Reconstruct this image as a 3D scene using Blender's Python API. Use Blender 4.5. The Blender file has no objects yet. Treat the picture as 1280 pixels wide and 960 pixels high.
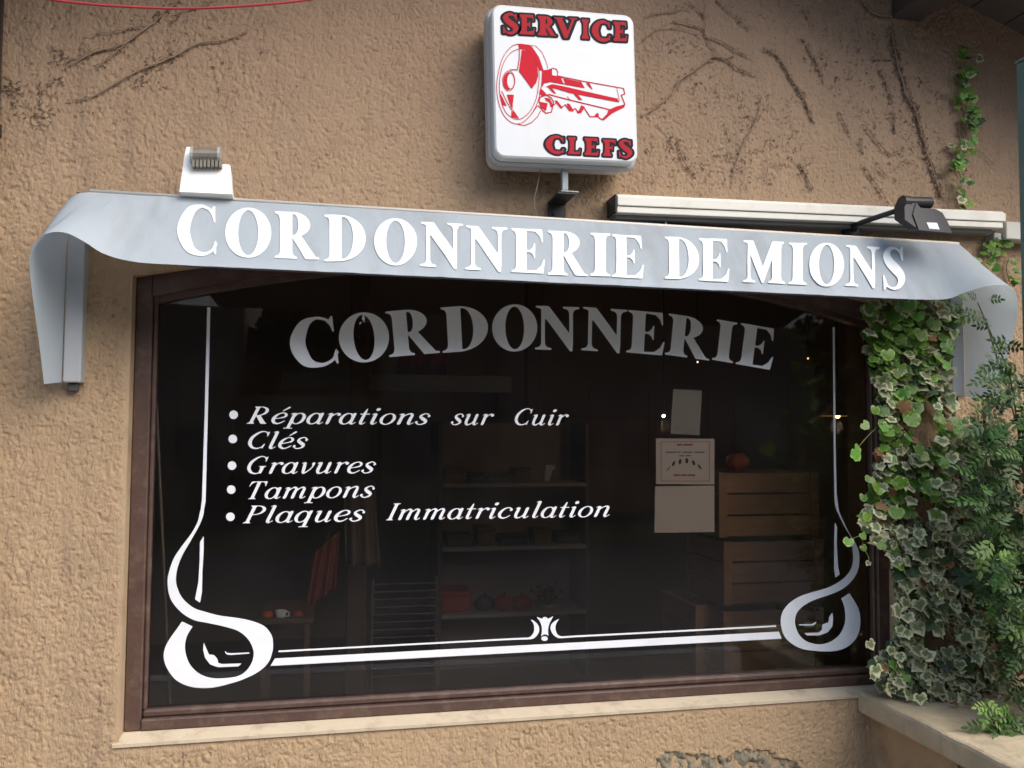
import bpy, math, random
import numpy as np
from mathutils import Vector, Matrix, noise
random.seed(7); np.random.seed(7)
sc = bpy.context.scene
col = sc.collection
rad = math.radians

# ------------------------------------------------------------------ camera, sky, sun, exposure
FPX = 1080.0
YAW, PITCH, ROLL = rad(12.385), rad(2.967), rad(0.387)
EYE = np.array([0, -2.6, 1.55])
cy_, sy_, cp_, sp_ = math.cos(YAW), math.sin(YAW), math.cos(PITCH), math.sin(PITCH)
FW = np.array([sy_*cp_, cy_*cp_, sp_]); RT = np.array([cy_, -sy_, 0.0]); UP = np.cross(RT, FW)
cr_, sr_ = math.cos(ROLL), math.sin(ROLL)
RT, UP = RT*cr_+UP*sr_, -RT*sr_+UP*cr_
cam = bpy.data.objects.new('camera', bpy.data.cameras.new('camera'))
col.objects.link(cam)
cam.matrix_world = Matrix(((RT[0], UP[0], -FW[0], EYE[0]), (RT[1], UP[1], -FW[1], EYE[1]), (RT[2], UP[2], -FW[2], EYE[2]), (0, 0, 0, 1)))
cam.data.sensor_width = 36; cam.data.lens = 36*FPX/1280
cam.data.clip_start = 0.05; cam.data.clip_end = 2000
sc.camera = cam

SUN_TO = Vector((0.48, -0.60, 0.72)).normalized()
w = bpy.data.worlds.new('World'); sc.world = w; w.use_nodes = True
nt = w.node_tree; bg = nt.nodes['Background']
sky = nt.nodes.new('ShaderNodeTexSky'); sky.sky_type = 'NISHITA'; sky.sun_disc = False
sky.sun_elevation = math.asin(SUN_TO.z); sky.sun_rotation = math.atan2(SUN_TO.x, SUN_TO.y)
sky.air_density = 1.0; sky.dust_density = 2.6; sky.ozone_density = 1.0
nt.links.new(sky.outputs[0], bg.inputs[0]); bg.inputs[1].default_value = 0.145
sl = bpy.data.lights.new('sun', 'SUN'); sl.energy = 1.3; sl.angle = rad(60); sl.color = (1, 0.97, 0.92)
so = bpy.data.objects.new('sun', sl); col.objects.link(so)
so.rotation_euler = SUN_TO.to_track_quat('Z', 'Y').to_euler()
sc.view_settings.view_transform = 'Standard'; sc.view_settings.look = 'None'
sc.view_settings.exposure = 0.98; sc.view_settings.gamma = 1
sc.cycles.max_bounces = 10; sc.cycles.transparent_max_bounces = 12

def at(px, py, Y=0.0):
    d = RT*(px-640)/FPX + UP*(480-py)/FPX + FW
    return EYE + d*((Y-EYE[1])/d[1])
def atX(px, py, X):
    d = RT*(px-640)/FPX + UP*(480-py)/FPX + FW
    return EYE + d*((X-EYE[0])/d[0])
def atP(px, py, P0, n):
    d = RT*(px-640)/FPX + UP*(480-py)/FPX + FW
    return EYE + d*(np.dot(np.array(P0)-EYE, n)/np.dot(d, n))

# ------------------------------------------------------------------ materials
MATS = {}
def mat(name, color, rough=0.6, metal=0.0, var=0.12, vscale=6.0, bump=0.0, bscale=60.0, spec=0.5, dirt=None, dscale=3.0, damt=0.5, stretch=(1,1,1), emit=None, estr=0, trans=0, randobj=0.0):
    if name in MATS: return MATS[name]
    m = bpy.data.materials.new(name); m.use_nodes = True; MATS[name] = m
    t = m.node_tree; N = t.nodes; L = t.links; b = N['Principled BSDF']
    b.inputs['Roughness'].default_value = rough; b.inputs['Metallic'].default_value = metal
    b.inputs['Specular IOR Level'].default_value = spec
    tc = N.new('ShaderNodeTexCoord'); mp = N.new('ShaderNodeMapping'); L.new(tc.outputs['Object'], mp.inputs[0])
    mp.inputs['Scale'].default_value = stretch
    n1 = N.new('ShaderNodeTexNoise'); n1.inputs['Scale'].default_value = vscale; n1.inputs['Detail'].default_value = 6
    L.new(mp.outputs[0], n1.inputs[0])
    mx = N.new('ShaderNodeMix'); mx.data_type = 'RGBA'
    mx.inputs['A'].default_value = (*[c*(1-var) for c in color], 1); mx.inputs['B'].default_value = (*[min(1, c*(1+var)) for c in color], 1)
    L.new(n1.outputs[0], mx.inputs['Factor']); out = mx.outputs['Result']
    if dirt:
        n2 = N.new('ShaderNodeTexNoise'); n2.inputs['Scale'].default_value = dscale; n2.inputs['Detail'].default_value = 8; n2.inputs['Roughness'].default_value = .65
        L.new(mp.outputs[0], n2.inputs[0])
        rp = N.new('ShaderNodeMapRange'); rp.inputs['From Min'].default_value = .5; rp.inputs['From Max'].default_value = .72; rp.inputs['To Max'].default_value = damt
        L.new(n2.outputs[0], rp.inputs[0])
        m2 = N.new('ShaderNodeMix'); m2.data_type = 'RGBA'; L.new(out, m2.inputs['A']); m2.inputs['B'].default_value = (*dirt, 1)
        L.new(rp.outputs[0], m2.inputs['Factor']); out = m2.outputs['Result']
    if randobj:
        oi = N.new('ShaderNodeObjectInfo'); hs = N.new('ShaderNodeHueSaturation')
        mr = N.new('ShaderNodeMapRange'); mr.inputs['To Min'].default_value = 1-randobj; mr.inputs['To Max'].default_value = 1+randobj
        L.new(oi.outputs['Random'], mr.inputs[0]); L.new(mr.outputs[0], hs.inputs['Value']); L.new(out, hs.inputs['Color']); out = hs.outputs[0]
    L.new(out, b.inputs['Base Color'])
    if bump:
        n3 = N.new('ShaderNodeTexNoise'); n3.inputs['Scale'].default_value = bscale; n3.inputs['Detail'].default_value = 5
        L.new(mp.outputs[0], n3.inputs[0])
        bp = N.new('ShaderNodeBump'); bp.inputs['Strength'].default_value = bump; bp.inputs['Distance'].default_value = .004
        L.new(n3.outputs[0], bp.inputs['Height']); L.new(bp.outputs[0], b.inputs['Normal'])
    if emit:
        b.inputs['Emission Color'].default_value = (*emit, 1); b.inputs['Emission Strength'].default_value = estr
    if trans:
        tr = N.new('ShaderNodeBsdfTranslucent'); L.new(out, tr.inputs[0]); ms = N.new('ShaderNodeMixShader'); ms.inputs[0].default_value = trans
        L.new(b.outputs[0], ms.inputs[1]); L.new(tr.outputs[0], ms.inputs[2]); L.new(ms.outputs[0], N['Material Output'].inputs[0])
    return m

# ------------------------------------------------------------------ object helpers
def tag(o, label=None, cat=None, group=None, kind=None):
    if label: o['label'] = label
    if cat: o['category'] = cat
    if group: o['group'] = group
    if kind: o['kind'] = kind
    return o
def empty(name, loc=(0, 0, 0), parent=None):
    o = bpy.data.objects.new(name, None); col.objects.link(o); o.location = [float(c) for c in loc]
    o.empty_display_size = .1
    if parent: o.parent = parent
    return o
def wloc(o):
    v = Vector((0, 0, 0))
    while o: v += o.location; o = o.parent
    return v
class MB:
    def __init__(s): s.v = []; s.f = []; s.sm = False
    def add(s, v, f):
        n = len(s.v); s.v += [tuple(float(c) for c in p) for p in v]; s.f += [tuple(i+n for i in q) for q in f]; return s
    def box(s, a, b, bev=0.0):
        x0, y0, z0 = a; x1, y1, z1 = b
        if bev <= 0:
            v = [(x0,y0,z0),(x1,y0,z0),(x1,y1,z0),(x0,y1,z0),(x0,y0,z1),(x1,y0,z1),(x1,y1,z1),(x0,y1,z1)]
            return s.add(v, [(0,3,2,1),(4,5,6,7),(0,1,5,4),(1,2,6,5),(2,3,7,6),(3,0,4,7)])
        c = bev; V = []
        for sx in (0, 1):
            for sy in (0, 1):
                for sz in (0, 1):
                    P = [x0 if not sx else x1, y0 if not sy else y1, z0 if not sz else z1]; D = [1 if not sx else -1, 1 if not sy else -1, 1 if not sz else -1]
                    for k in range(3):
                        q = [P[j]+D[j]*c for j in range(3)]; q[k] = P[k]; V.append(q)
        import itertools
        def idx(sx, sy, sz, k): return ((sx*2+sy)*2+sz)*3+k
        F = []
        for k in range(3):
            o = [j for j in range(3) if j != k]
            for sd in (0, 1):
                q = []
                for (a1, b1) in ((0,0),(1,0),(1,1),(0,1)):
                    t = [0,0,0]; t[k] = sd; t[o[0]] = a1; t[o[1]] = b1; q.append(idx(*t, k))
                F.append(tuple(q if (sd == 1) ^ (k == 1) else q[::-1]))
        for k in range(3):
            o = [j for j in range(3) if j != k]
            for a1 in (0, 1):
                for b1 in (0, 1):
                    t0 = [0,0,0]; t0[o[0]] = a1; t0[o[1]] = b1; t1 = list(t0); t1[k] = 1
                    F.append((idx(*t0, o[0]), idx(*t1, o[0]), idx(*t1, o[1]), idx(*t0, o[1])))
        for sx in (0, 1):
            for sy in (0, 1):
                for sz in (0, 1): F.append((idx(sx,sy,sz,0), idx(sx,sy,sz,1), idx(sx,sy,sz,2)))
        return s.add(V, F)
    def tube(s, pts, r, n=8, cap=True):
        pts = [Vector(p) for p in pts]; R = r if isinstance(r, (list, tuple)) else [r]*len(pts)
        base = len(s.v); prev = None
        for i, p in enumerate(pts):
            d = (pts[min(i+1, len(pts)-1)]-pts[max(i-1, 0)]).normalized()
            if prev is None:
                u = d.cross(Vector((0, 0, 1)));  u = u if u.length > .05 else d.cross(Vector((1, 0, 0)))
            else: u = prev-d*prev.dot(d)
            u.normalize(); prev = u; v = d.cross(u)
            for k in range(n):
                a = 2*math.pi*k/n; s.v.append(tuple(p+(u*math.cos(a)+v*math.sin(a))*R[i]))
        for i in range(len(pts)-1):
            for k in range(n):
                a = base+i*n+k; b = base+i*n+(k+1) % n; s.f.append((a, b, b+n, a+n))
        if cap:
            s.f.append(tuple(base+k for k in range(n))[::-1]); s.f.append(tuple(base+(len(pts)-1)*n+k for k in range(n)))
        return s
    def lathe(s, c, prof, n=16, axis='z'):
        base = len(s.v); c = Vector(c)
        for (r, h) in prof:
            for k in range(n):
                a = 2*math.pi*k/n; x, y = r*math.cos(a), r*math.sin(a)
                q = {'z': (x, y, h), 'y': (x, h, y), 'x': (h, x, y)}[axis]
                s.v.append(tuple(c+Vector(q)))
        for i in range(len(prof)-1):
            for k in range(n):
                a = base+i*n+k; b = base+i*n+(k+1) % n; s.f.append((a, b, b+n, a+n))
        return s
    def prism(s, poly, y0, y1):           # polygon of (x,z) extruded along y
        n = len(poly); v = [(p[0], y0, p[1]) for p in poly]+[(p[0], y1, p[1]) for p in poly]
        f = [tuple(range(n)), tuple(range(n, 2*n))[::-1]]+[(i, i+n, (i+1) % n+n, (i+1) % n) for i in range(n)]
        return s.add(v, f)
    def build(s, name, m, parent=None, smooth=False, fix=True):
        me = bpy.data.meshes.new(name)
        off = wloc(parent) if parent else Vector((0, 0, 0))
        me.from_pydata([(a-off.x, b-off.y, c-off.z) for a, b, c in s.v], [], s.f)
        if fix:
            import bmesh
            bm = bmesh.new(); bm.from_mesh(me); bmesh.ops.recalc_face_normals(bm, faces=bm.faces); bm.to_mesh(me); bm.free()
        if smooth: me.polygons.foreach_set('use_smooth', [True]*len(me.polygons))
        me.materials.append(m); o = bpy.data.objects.new(name, me); col.objects.link(o)
        if parent: o.parent = parent
        return o
def bevel(o, w_, seg=2, ang=40):
    md = o.modifiers.new('bevel', 'BEVEL'); md.width = w_; md.segments = seg; md.limit_method = 'ANGLE'; md.angle_limit = rad(ang)
    return o

# ------------------------------------------------------------------ flat graphics: signed fields meshed to clean outlines
def catmull(P, closed=True, n=6):
    P = [np.array(p, float) for p in P]; out = []; N = len(P); rng = range(N) if closed else range(N-1)
    for i in rng:
        g = (lambda k: P[k % N]) if closed else (lambda k: P[max(0, min(N-1, k))])
        a, b, c, d = g(i-1), g(i), g(i+1), g(i+2)
        for k in range(n):
            t = k/n; out.append(.5*(2*b+(c-a)*t+(2*a-5*b+4*c-d)*t*t+(3*b-a-3*c+d)*t**3))
    if not closed: out.append(P[-1])
    return out
def sd_poly(X, Y, P):
    P = np.array(P, float)[:, :2]; d = np.full(X.shape, 1e9); ins = np.zeros(X.shape, bool); n = len(P)
    for i in range(n):
        a = P[i]; b = P[(i+1) % n]; e = b-a; l2 = e@e
        if l2 < 1e-14: continue
        wx = X-a[0]; wy = Y-a[1]; t = np.clip((wx*e[0]+wy*e[1])/l2, 0, 1)
        d = np.minimum(d, (wx-e[0]*t)**2+(wy-e[1]*t)**2)
        c = (a[1] > Y) != (b[1] > Y)
        if abs(e[1]) > 1e-12: ins ^= c & (X < e[0]*(Y-a[1])/e[1]+a[0])
    d = np.sqrt(d); return np.where(ins, -d, d)
def sd_stroke(X, Y, P):
    d = np.full(X.shape, 1e9)
    for i in range(len(P)-1):
        a = np.array(P[i][:2], float); b = np.array(P[i+1][:2], float); e = b-a; l2 = max(e@e, 1e-12)
        wx = X-a[0]; wy = Y-a[1]; t = np.clip((wx*e[0]+wy*e[1])/l2, 0, 1)
        d = np.minimum(d, np.hypot(wx-e[0]*t, wy-e[1]*t)-(P[i][2]+(P[i+1][2]-P[i][2])*t))
    return d
def ell(cx, cy, rx, ry, n=40):
    return [(cx+rx*math.cos(2*math.pi*k/n), cy+ry*math.sin(2*math.pi*k/n)) for k in range(n)]
def field(ops, x0, y0, x1, y1, res):
    xs = np.arange(x0, x1+res, res); ys = np.arange(y0, y1+res, res); X, Y = np.meshgrid(xs, ys)
    D = np.full(X.shape, 1e9)
    for op in ops:
        s, k, P = op[0], op[1], op[2]; off = op[3] if len(op) > 3 else 0
        q = sd_poly(X, Y, P) if k == 'p' else sd_stroke(X, Y, P)
        q = q-off
        D = np.minimum(D, q) if s == '+' else np.maximum(D, -q)
    return xs, ys, D
MSQ = {1:[['a','ab','da']],2:[['b','bc','ab']],3:[['a','b','bc','da']],4:[['c','cd','bc']],5:[['a','ab','bc','c','cd','da']],6:[['b','c','cd','ab']],
       7:[['a','b','c','cd','da']],8:[['d','da','cd']],9:[['a','ab','cd','d']],10:[['b','bc','cd','d','da','ab']],11:[['a','b','bc','cd','d']],
       12:[['c','d','da','bc']],13:[['a','ab','bc','c','d']],14:[['b','c','d','da','ab']]}
def march(xs, ys, D, iso=0.0):
    D = D-iso; V = []; F = []; key = {}
    def vert(k, x, y):
        if k not in key: key[k] = len(V); V.append((x, y))
        return key[k]
    ins = D < 0; ny, nx = D.shape
    code = ins[:-1, :-1]*1+ins[:-1, 1:]*2+ins[1:, 1:]*4+ins[1:, :-1]*8
    for j in range(ny-1):
        row = code[j]; i = 0
        while i < nx-1:
            c = int(row[i])
            if c == 0: i += 1; continue
            if c == 15:
                k = i
                while k < nx-1 and row[k] == 15: k += 1
                F.append((vert((i, j), xs[i], ys[j]), vert((k, j), xs[k], ys[j]), vert((k, j+1), xs[k], ys[j+1]), vert((i, j+1), xs[i], ys[j+1])))
                i = k; continue
            cc = {'a': (i, j), 'b': (i+1, j), 'c': (i+1, j+1), 'd': (i, j+1)}
            for poly in MSQ[c]:
                q = []
                for s in poly:
                    if len(s) == 1: p = cc[s]; q.append(vert(p, xs[p[0]], ys[p[1]]))
                    else:
                        p, r = cc[s[0]], cc[s[1]]
                        if p > r: p, r = r, p
                        dp, dr = D[p[1], p[0]], D[r[1], r[0]]; t = dp/(dp-dr)
                        q.append(vert((p, r), xs[p[0]]+(xs[r[0]]-xs[p[0]])*t, ys[p[1]]+(ys[r[1]]-ys[p[1]])*t))
                F.append(tuple(q))
            i += 1
    return V, F
def flat_obj(name, VF, mapper, m, parent, smooth=False):
    V, F = VF; mb = MB(); mb.add([mapper(x, y) for x, y in V], F)
    return mb.build(name, m, parent, fix=False)

# ---- lettering drawn stroke by stroke (cap height 1)
def vs(x, S, y0=0., y1=1., b=(1,1), t=(1,1), T=.045, e=.09):
    """vertical stem with bracketed serifs; b/t = (left,right) serif flags"""
    o = [('+', 'p', [(x-S/2,y0),(x+S/2,y0),(x+S/2,y1),(x-S/2,y1)])]
    for (fl, yy, dr) in ((b, y0, 1), (t, y1, -1)):
        if fl is None: continue
        for sd, on in ((-1, fl[0]), (1, fl[1])):
            if on:
                xe = x+sd*S/2; E = e*on
                o.append(('+', 'p', [(x, yy), (xe+sd*E, yy), (xe+sd*E, yy+dr*T*.8), (xe+sd*E*.35, yy+dr*T*1.25), (xe+sd*E*.1, yy+dr*T*2.1), (xe-sd*.002, yy+dr*T*3.4), (x, yy+dr*T*3.4)]))
    return o
def G(ch, S=.2, T=.045):
    h = S/2; tt = T/2
    if ch == 'I': return vs(.09+h, S, T=T), .18+S
    if ch == 'O':
        R = .37+S*.15
        return [('+','p',ell(R,.5,R,.515)),('-','p',ell(R,.5,R-S*1.05,.515-T))], 2*R
    if ch in 'CG':
        k = S*.52
        pts = catmull([(.66,.76,.012),(.60,.90,.022),(.48,.975,tt*1.1),(.40,.985,tt*1.3),(.25,.91,k*.7),(k+.03,.70,k*.95),(k-.005,.5,k),(k+.03,.30,k*.95),(.24,.10,k*.72),(.42,.02,tt*1.7),(.55,.05,tt*1.2),(.64,.12,.02),(.70,.24,.014)], False, 6)
        o = [('+','s',pts),('+','p',[(.60,.88),(.645,.985),(.675,.985),(.675,.66),(.655,.66),(.62,.80),(.56,.90)])]
        if ch == 'G':
            o += vs(.62, S*.95, 0.02, .44, b=None, T=T, e=.09); return o, .80
        o += [('+','p',[(.55,.03),(.64,.09),(.665,0.0),(.69,0.0),(.69,.30),(.67,.30),(.62,.14),(.54,.07)])]
        return o, .71
    if ch == 'D':
        o = vs(.07+h, S, t=(1,0), b=(1,0), T=T)
        x0 = .07+h; R = .68-x0
        o += [('+','p',[(x0,0)]+[(x0+.06+(R-.06+.04)*math.sin(a),.5-.5*math.cos(a)) for a in np.linspace(0,math.pi,30)]+[(x0,1)])]
        xi = x0+h
        o += [('-','p',[(xi,T)]+[(xi+.03+(.72-S*1.05-xi-.03)*math.sin(a),.5-(.5-T)*math.cos(a)) for a in np.linspace(0,math.pi,30)]+[(xi,1-T)])]
        return o, .72
    if ch in 'RP':
        x0 = .07+h; xi = x0+h; o = []
        R = .62 if ch == 'P' else .60
        yb = .46
        o += [('+','p',[(x0,yb)]+[(x0+.1+(R-x0-.1)*math.sin(a),(1+yb)/2-(1-yb)/2*math.cos(a)) for a in np.linspace(0,math.pi,24)]+[(x0,1)])]
        o += [('-','p',[(xi,yb+T)]+[(xi+.03+(R-S*.95-xi-.03)*math.sin(a),(1+yb)/2-((1-yb)/2-T)*math.cos(a)) for a in np.linspace(0,math.pi,24)]+[(xi,1-T)])]
        o += vs(x0, S, t=(1,0), b=(1,.9), T=T)
        if ch == 'R':
            o += [('+','p',[(xi-.01,yb+.02),(xi-.01+.08,yb+.04),(xi+.16,yb+.03),(.70,.05),(.76,.04),(.76,0),(.52,0),(.50,.04)])]
            return o, .76
        return o, .63
    if ch == 'N':
        o = vs(.13, T*1.3, t=None, T=T, e=.11)
        o += vs(.62, T*1.3, 0.1, 1, b=None, T=T, e=.11)
        o += [('+','p',[(0,1),(.19,1),(.62,.26),(.64,-.015),(.60,-.015),(.13,.80),(.10,.93),(0,.965)])]
        o += [('+','p',[(.02,1),(.0,.965),(.08,.955),(.13,.9),(.13,.78),(.645-.0,-.02),(.645,.30),(.23,1)])]
        return o, .74
    if ch == 'M':
        o = vs(.14, T*1.3, t=None, T=T, e=.11)
        o += vs(.80, S, b=(1,1), t=(0,.7), T=T, e=.09)
        o += [('+','p',[(0,1),(.24,1),(.47,.40),(.69,1),(.80,1),(.80,.9),(.48,0),(.44,0),(.14,.78),(.12,.94),(0,.96)])]
        return o, .98
    if ch in 'EFL':
        o = vs(.07+h, S, t=(1,0) if ch != 'L' else (1,1), b=(1,0) if ch != 'F' else (1,1), T=T)
        x0 = .07+S
        if ch != 'L':
            o += [('+','p',[(x0-.02,1),(.60,1),(.62,.70),(.595,.70),(.56,.83),(.47,1-T*1.2),(x0-.02,1-T)])]
            o += [('+','p',[(x0-.02,.5+T/2),(.36,.5+T/2),(.42,.60),(.44,.68),(.46,.68),(.46,.34),(.44,.34),(.42,.42),(.36,.5-T/2),(x0-.02,.5-T/2)])]
        if ch != 'F':
            o += [('+','p',[(x0-.02,0),(.625,0),(.66,.32),(.635,.32),(.58,.17),(.48,T*1.3),(x0-.02,T)])]
        return o, .66
    if ch == 'T':
        o = vs(.34, S, T=T, t=None)
        o += [('+','p',[(.02,1),(.66,1),(.68,.70),(.655,.70),(.61,.86),(.52,1-T*1.1),(.16,1-T*1.1),(.07,.86),(.025,.70),(0,.70)])]
        return o, .68
    if ch == 'V':
        return [('+','p',[(0,1),(.30,1),(.30,.96),(.25,.95),(.44,.33),(.57,.88),(.55,.95),(.49,.96),(.49,1),(.74,1),(.74,.96),(.66,.92),(.42,-.02),(.33,-.02),(.07,.92),(0,.96)])], .74
    if ch == 'S':
        k = S*.5
        pts = catmull([(.45,.74,.012),(.40,.90,.02),(.27,.98,tt*1.1),(.14,.93,k*.55),(.095,.80,k*.8),(.16,.65,k),(.30,.50,k*1.12),(.42,.36,k),(.445,.22,k*.8),(.38,.07,k*.5),(.25,.015,tt*1.1),(.11,.08,.02),(.04,.26,.012)], False, 6)
        return [('+','s',pts),('+','p',[(.38,.92),(.45,1.0),(.48,1.0),(.49,.68),(.465,.68),(.42,.82)]),('+','p',[(.10,.08),(.045,-.01),(.015,-.01),(.0,.34),(.025,.34),(.07,.18)])], .52
    # ---- lowercase, upright skeletons (sheared when placed)
    s = .066; t = .026; X = .64
    def fl(x, y=X): return [('+','s',[(x-.13,y-.07,t*.7),(x-.05,y-.02,t),(x,y-.05,s*.75)])]
    def ft(x): return [('+','s',catmull([(x,.16,s),(x+.02,.06,s*.8),(x+.09,.02,t),(x+.19,.12,t*.6)],False,4))]
    if ch == 'o': return [('+','p',ell(.30,.32,.30,.335)),('-','p',ell(.30,.32,.175,.285))], .60
    if ch in 'cbe\u00e9' or ch == 'c':
        base = catmull([(.50,.50,.045),(.44,.60,.03),(.32,.635,t*1.1),(.16,.54,s*.8),(.075,.32,s*1.05),(.13,.12,s*.85),(.28,.02,t*1.5),(.42,.06,t*1.1),(.54,.18,t*.8)],False,5)
        if ch == 'c':
            return [('+','s',base),('+','p',ell(.49,.50,.065,.07))], .58
        base = catmull([(.12,.30,t*.8),(.32,.345,t),(.48,.42,s*.7),(.49,.54,s*.75),(.40,.625,t*1.2),(.28,.63,t*1.1),(.14,.52,s*.8),(.075,.32,s*1.05),(.13,.12,s*.85),(.28,.02,t*1.5),(.42,.06,t*1.1),(.54,.18,t*.8)],False,5)
        o = [('+','s',base)]
        if ch == '\u00e9': o += [('+','s',[(.30,.76,t),(.47,.95,s*.75)])]
        return o, .58
    if ch == 'a':
        return [('+','p',ell(.27,.32,.27,.335)),('-','p',ell(.285,.32,.15,.285)),('+','s',[(.50,.60,s),(.50,.16,s)])]+ft(.50), .66
    if ch == 'q':
        return [('+','p',ell(.27,.32,.27,.335)),('-','p',ell(.285,.32,.15,.285)),('+','p',[(.44,.64),(.57,.68),(.57,-.26),(.44,-.26)]),('+','p',[(.32,-.27),(.68,-.27),(.68,-.225),(.32,-.225)])], .66
    if ch == 'p':
        return fl(.17)+[('+','p',ell(.40,.32,.27,.335)),('-','p',ell(.385,.32,.15,.285)),('+','p',[(.11,.62),(.24,.66),(.24,-.26),(.11,-.26)]),('+','p',[(0,-.27),(.36,-.27),(.36,-.225),(0,-.225)])], .68
    if ch == 'i': return fl(.16)+[('+','s',[(.16,.58,s),(.16,.16,s)])]+ft(.16)+[('+','p',ell(.17,.87,.085,.09))], .36
    if ch == 'l': return fl(.16,1.0)+[('+','s',[(.16,.93,s),(.16,.16,s)])]+ft(.16), .36
    if ch == 't': return [('+','s',[(.19,.90,.02),(.17,.64,s*.9),(.17,.16,s)]),('+','s',[(.02,.60,t),(.36,.60,t)])]+ft(.17), .40
    if ch in 'nmu':
        if ch == 'u':
            o = fl(.16)+[('+','s',catmull([(.16,.58,s),(.15,.25,s),(.19,.07,s*.8),(.30,.02,t*1.4),(.43,.12,t),(.52,.30,t)],False,4)),('+','s',[(.52,.58,s),(.52,.16,s)])]+ft(.52); return o, .72
        o = fl(.16)+[('+','s',[(.16,.58,s),(.16,.06,s)])]
        xs = (.52,) if ch == 'n' else (.48,.80)
        p = .16
        for x in xs:
            o += [('+','s',catmull([(p,.36,t),(p+.10,.54,t),(x-.10,.635,t*1.5),(x,.56,s*.8),(x,.36,s),(x,.16,s)],False,4))]
            if x != xs[-1]: o += [('+','s',[(x,.2,s),(x,.06,s)])]
            p = x
        return o+ft(xs[-1]), xs[-1]+.2
    if ch == 'r': return fl(.16)+[('+','s',[(.16,.58,s),(.16,.06,s)]),('+','s',catmull([(.16,.36,t),(.26,.55,t),(.38,.63,t*1.3),(.46,.58,.05)],False,4)),('+','p',ell(.46,.565,.07,.075))], .50
    if ch == 'v': return fl(.15)+[('+','s',catmull([(.14,.58,s*.9),(.18,.30,s),(.24,.03,s*.7),(.38,.14,t),(.50,.38,t),(.50,.56,s*.7)],False,5)),('+','p',ell(.49,.56,.065,.08))], .58
    if ch == 's':
        return [('+','s',catmull([(.42,.50,.03),(.36,.61,t),(.24,.64,t*1.1),(.12,.56,s*.7),(.12,.45,s*.85),(.25,.33,s*1.1),(.38,.22,s*.95),(.38,.10,s*.75),(.25,.02,t*1.2),(.12,.04,t),(.03,.15,.03)],False,5)),('+','p',ell(.42,.50,.05,.06)),('+','p',ell(.045,.15,.055,.065))], .47
    raise KeyError(ch)
_gc = {}
def glyph(ch, S, T, res, iso=0.0):
    k = (ch, S, T, res, iso)
    if k not in _gc:
        ops, wd = G(ch, S, T); _gc[k] = (march(*field(ops, -.16, -.36, wd+.16, 1.18, res), iso), wd)
    return _gc[k]

# ------------------------------------------------------------------ numpy value noise for the roughcast relief
def vnoise(X, Y, seed):
    rs = np.random.RandomState(seed); T = rs.rand(256, 256)
    xi = np.floor(X).astype(int); yi = np.floor(Y).astype(int); fx = X-xi; fy = Y-yi
    fx = fx*fx*(3-2*fx); fy = fy*fy*(3-2*fy)
    g = lambda a, b: T[a % 256, b % 256]
    return (g(xi, yi)*(1-fx)+g(xi+1, yi)*fx)*(1-fy)+(g(xi, yi+1)*(1-fx)+g(xi+1, yi+1)*fx)*fy

# opening of the shop window in the wall plane
FY = .050; GY = .082
OX0, OX1, OZ0, OZS, ORISE = -0.530, float(at(1112, 740, FY)[0]), 0.691, 1.975, 0.13
def arch(X): 
    c = (OX0+OX1)/2; hw = (OX1-OX0)/2; return OZS+ORISE*(1-((X-c)/hw)**2)

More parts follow.
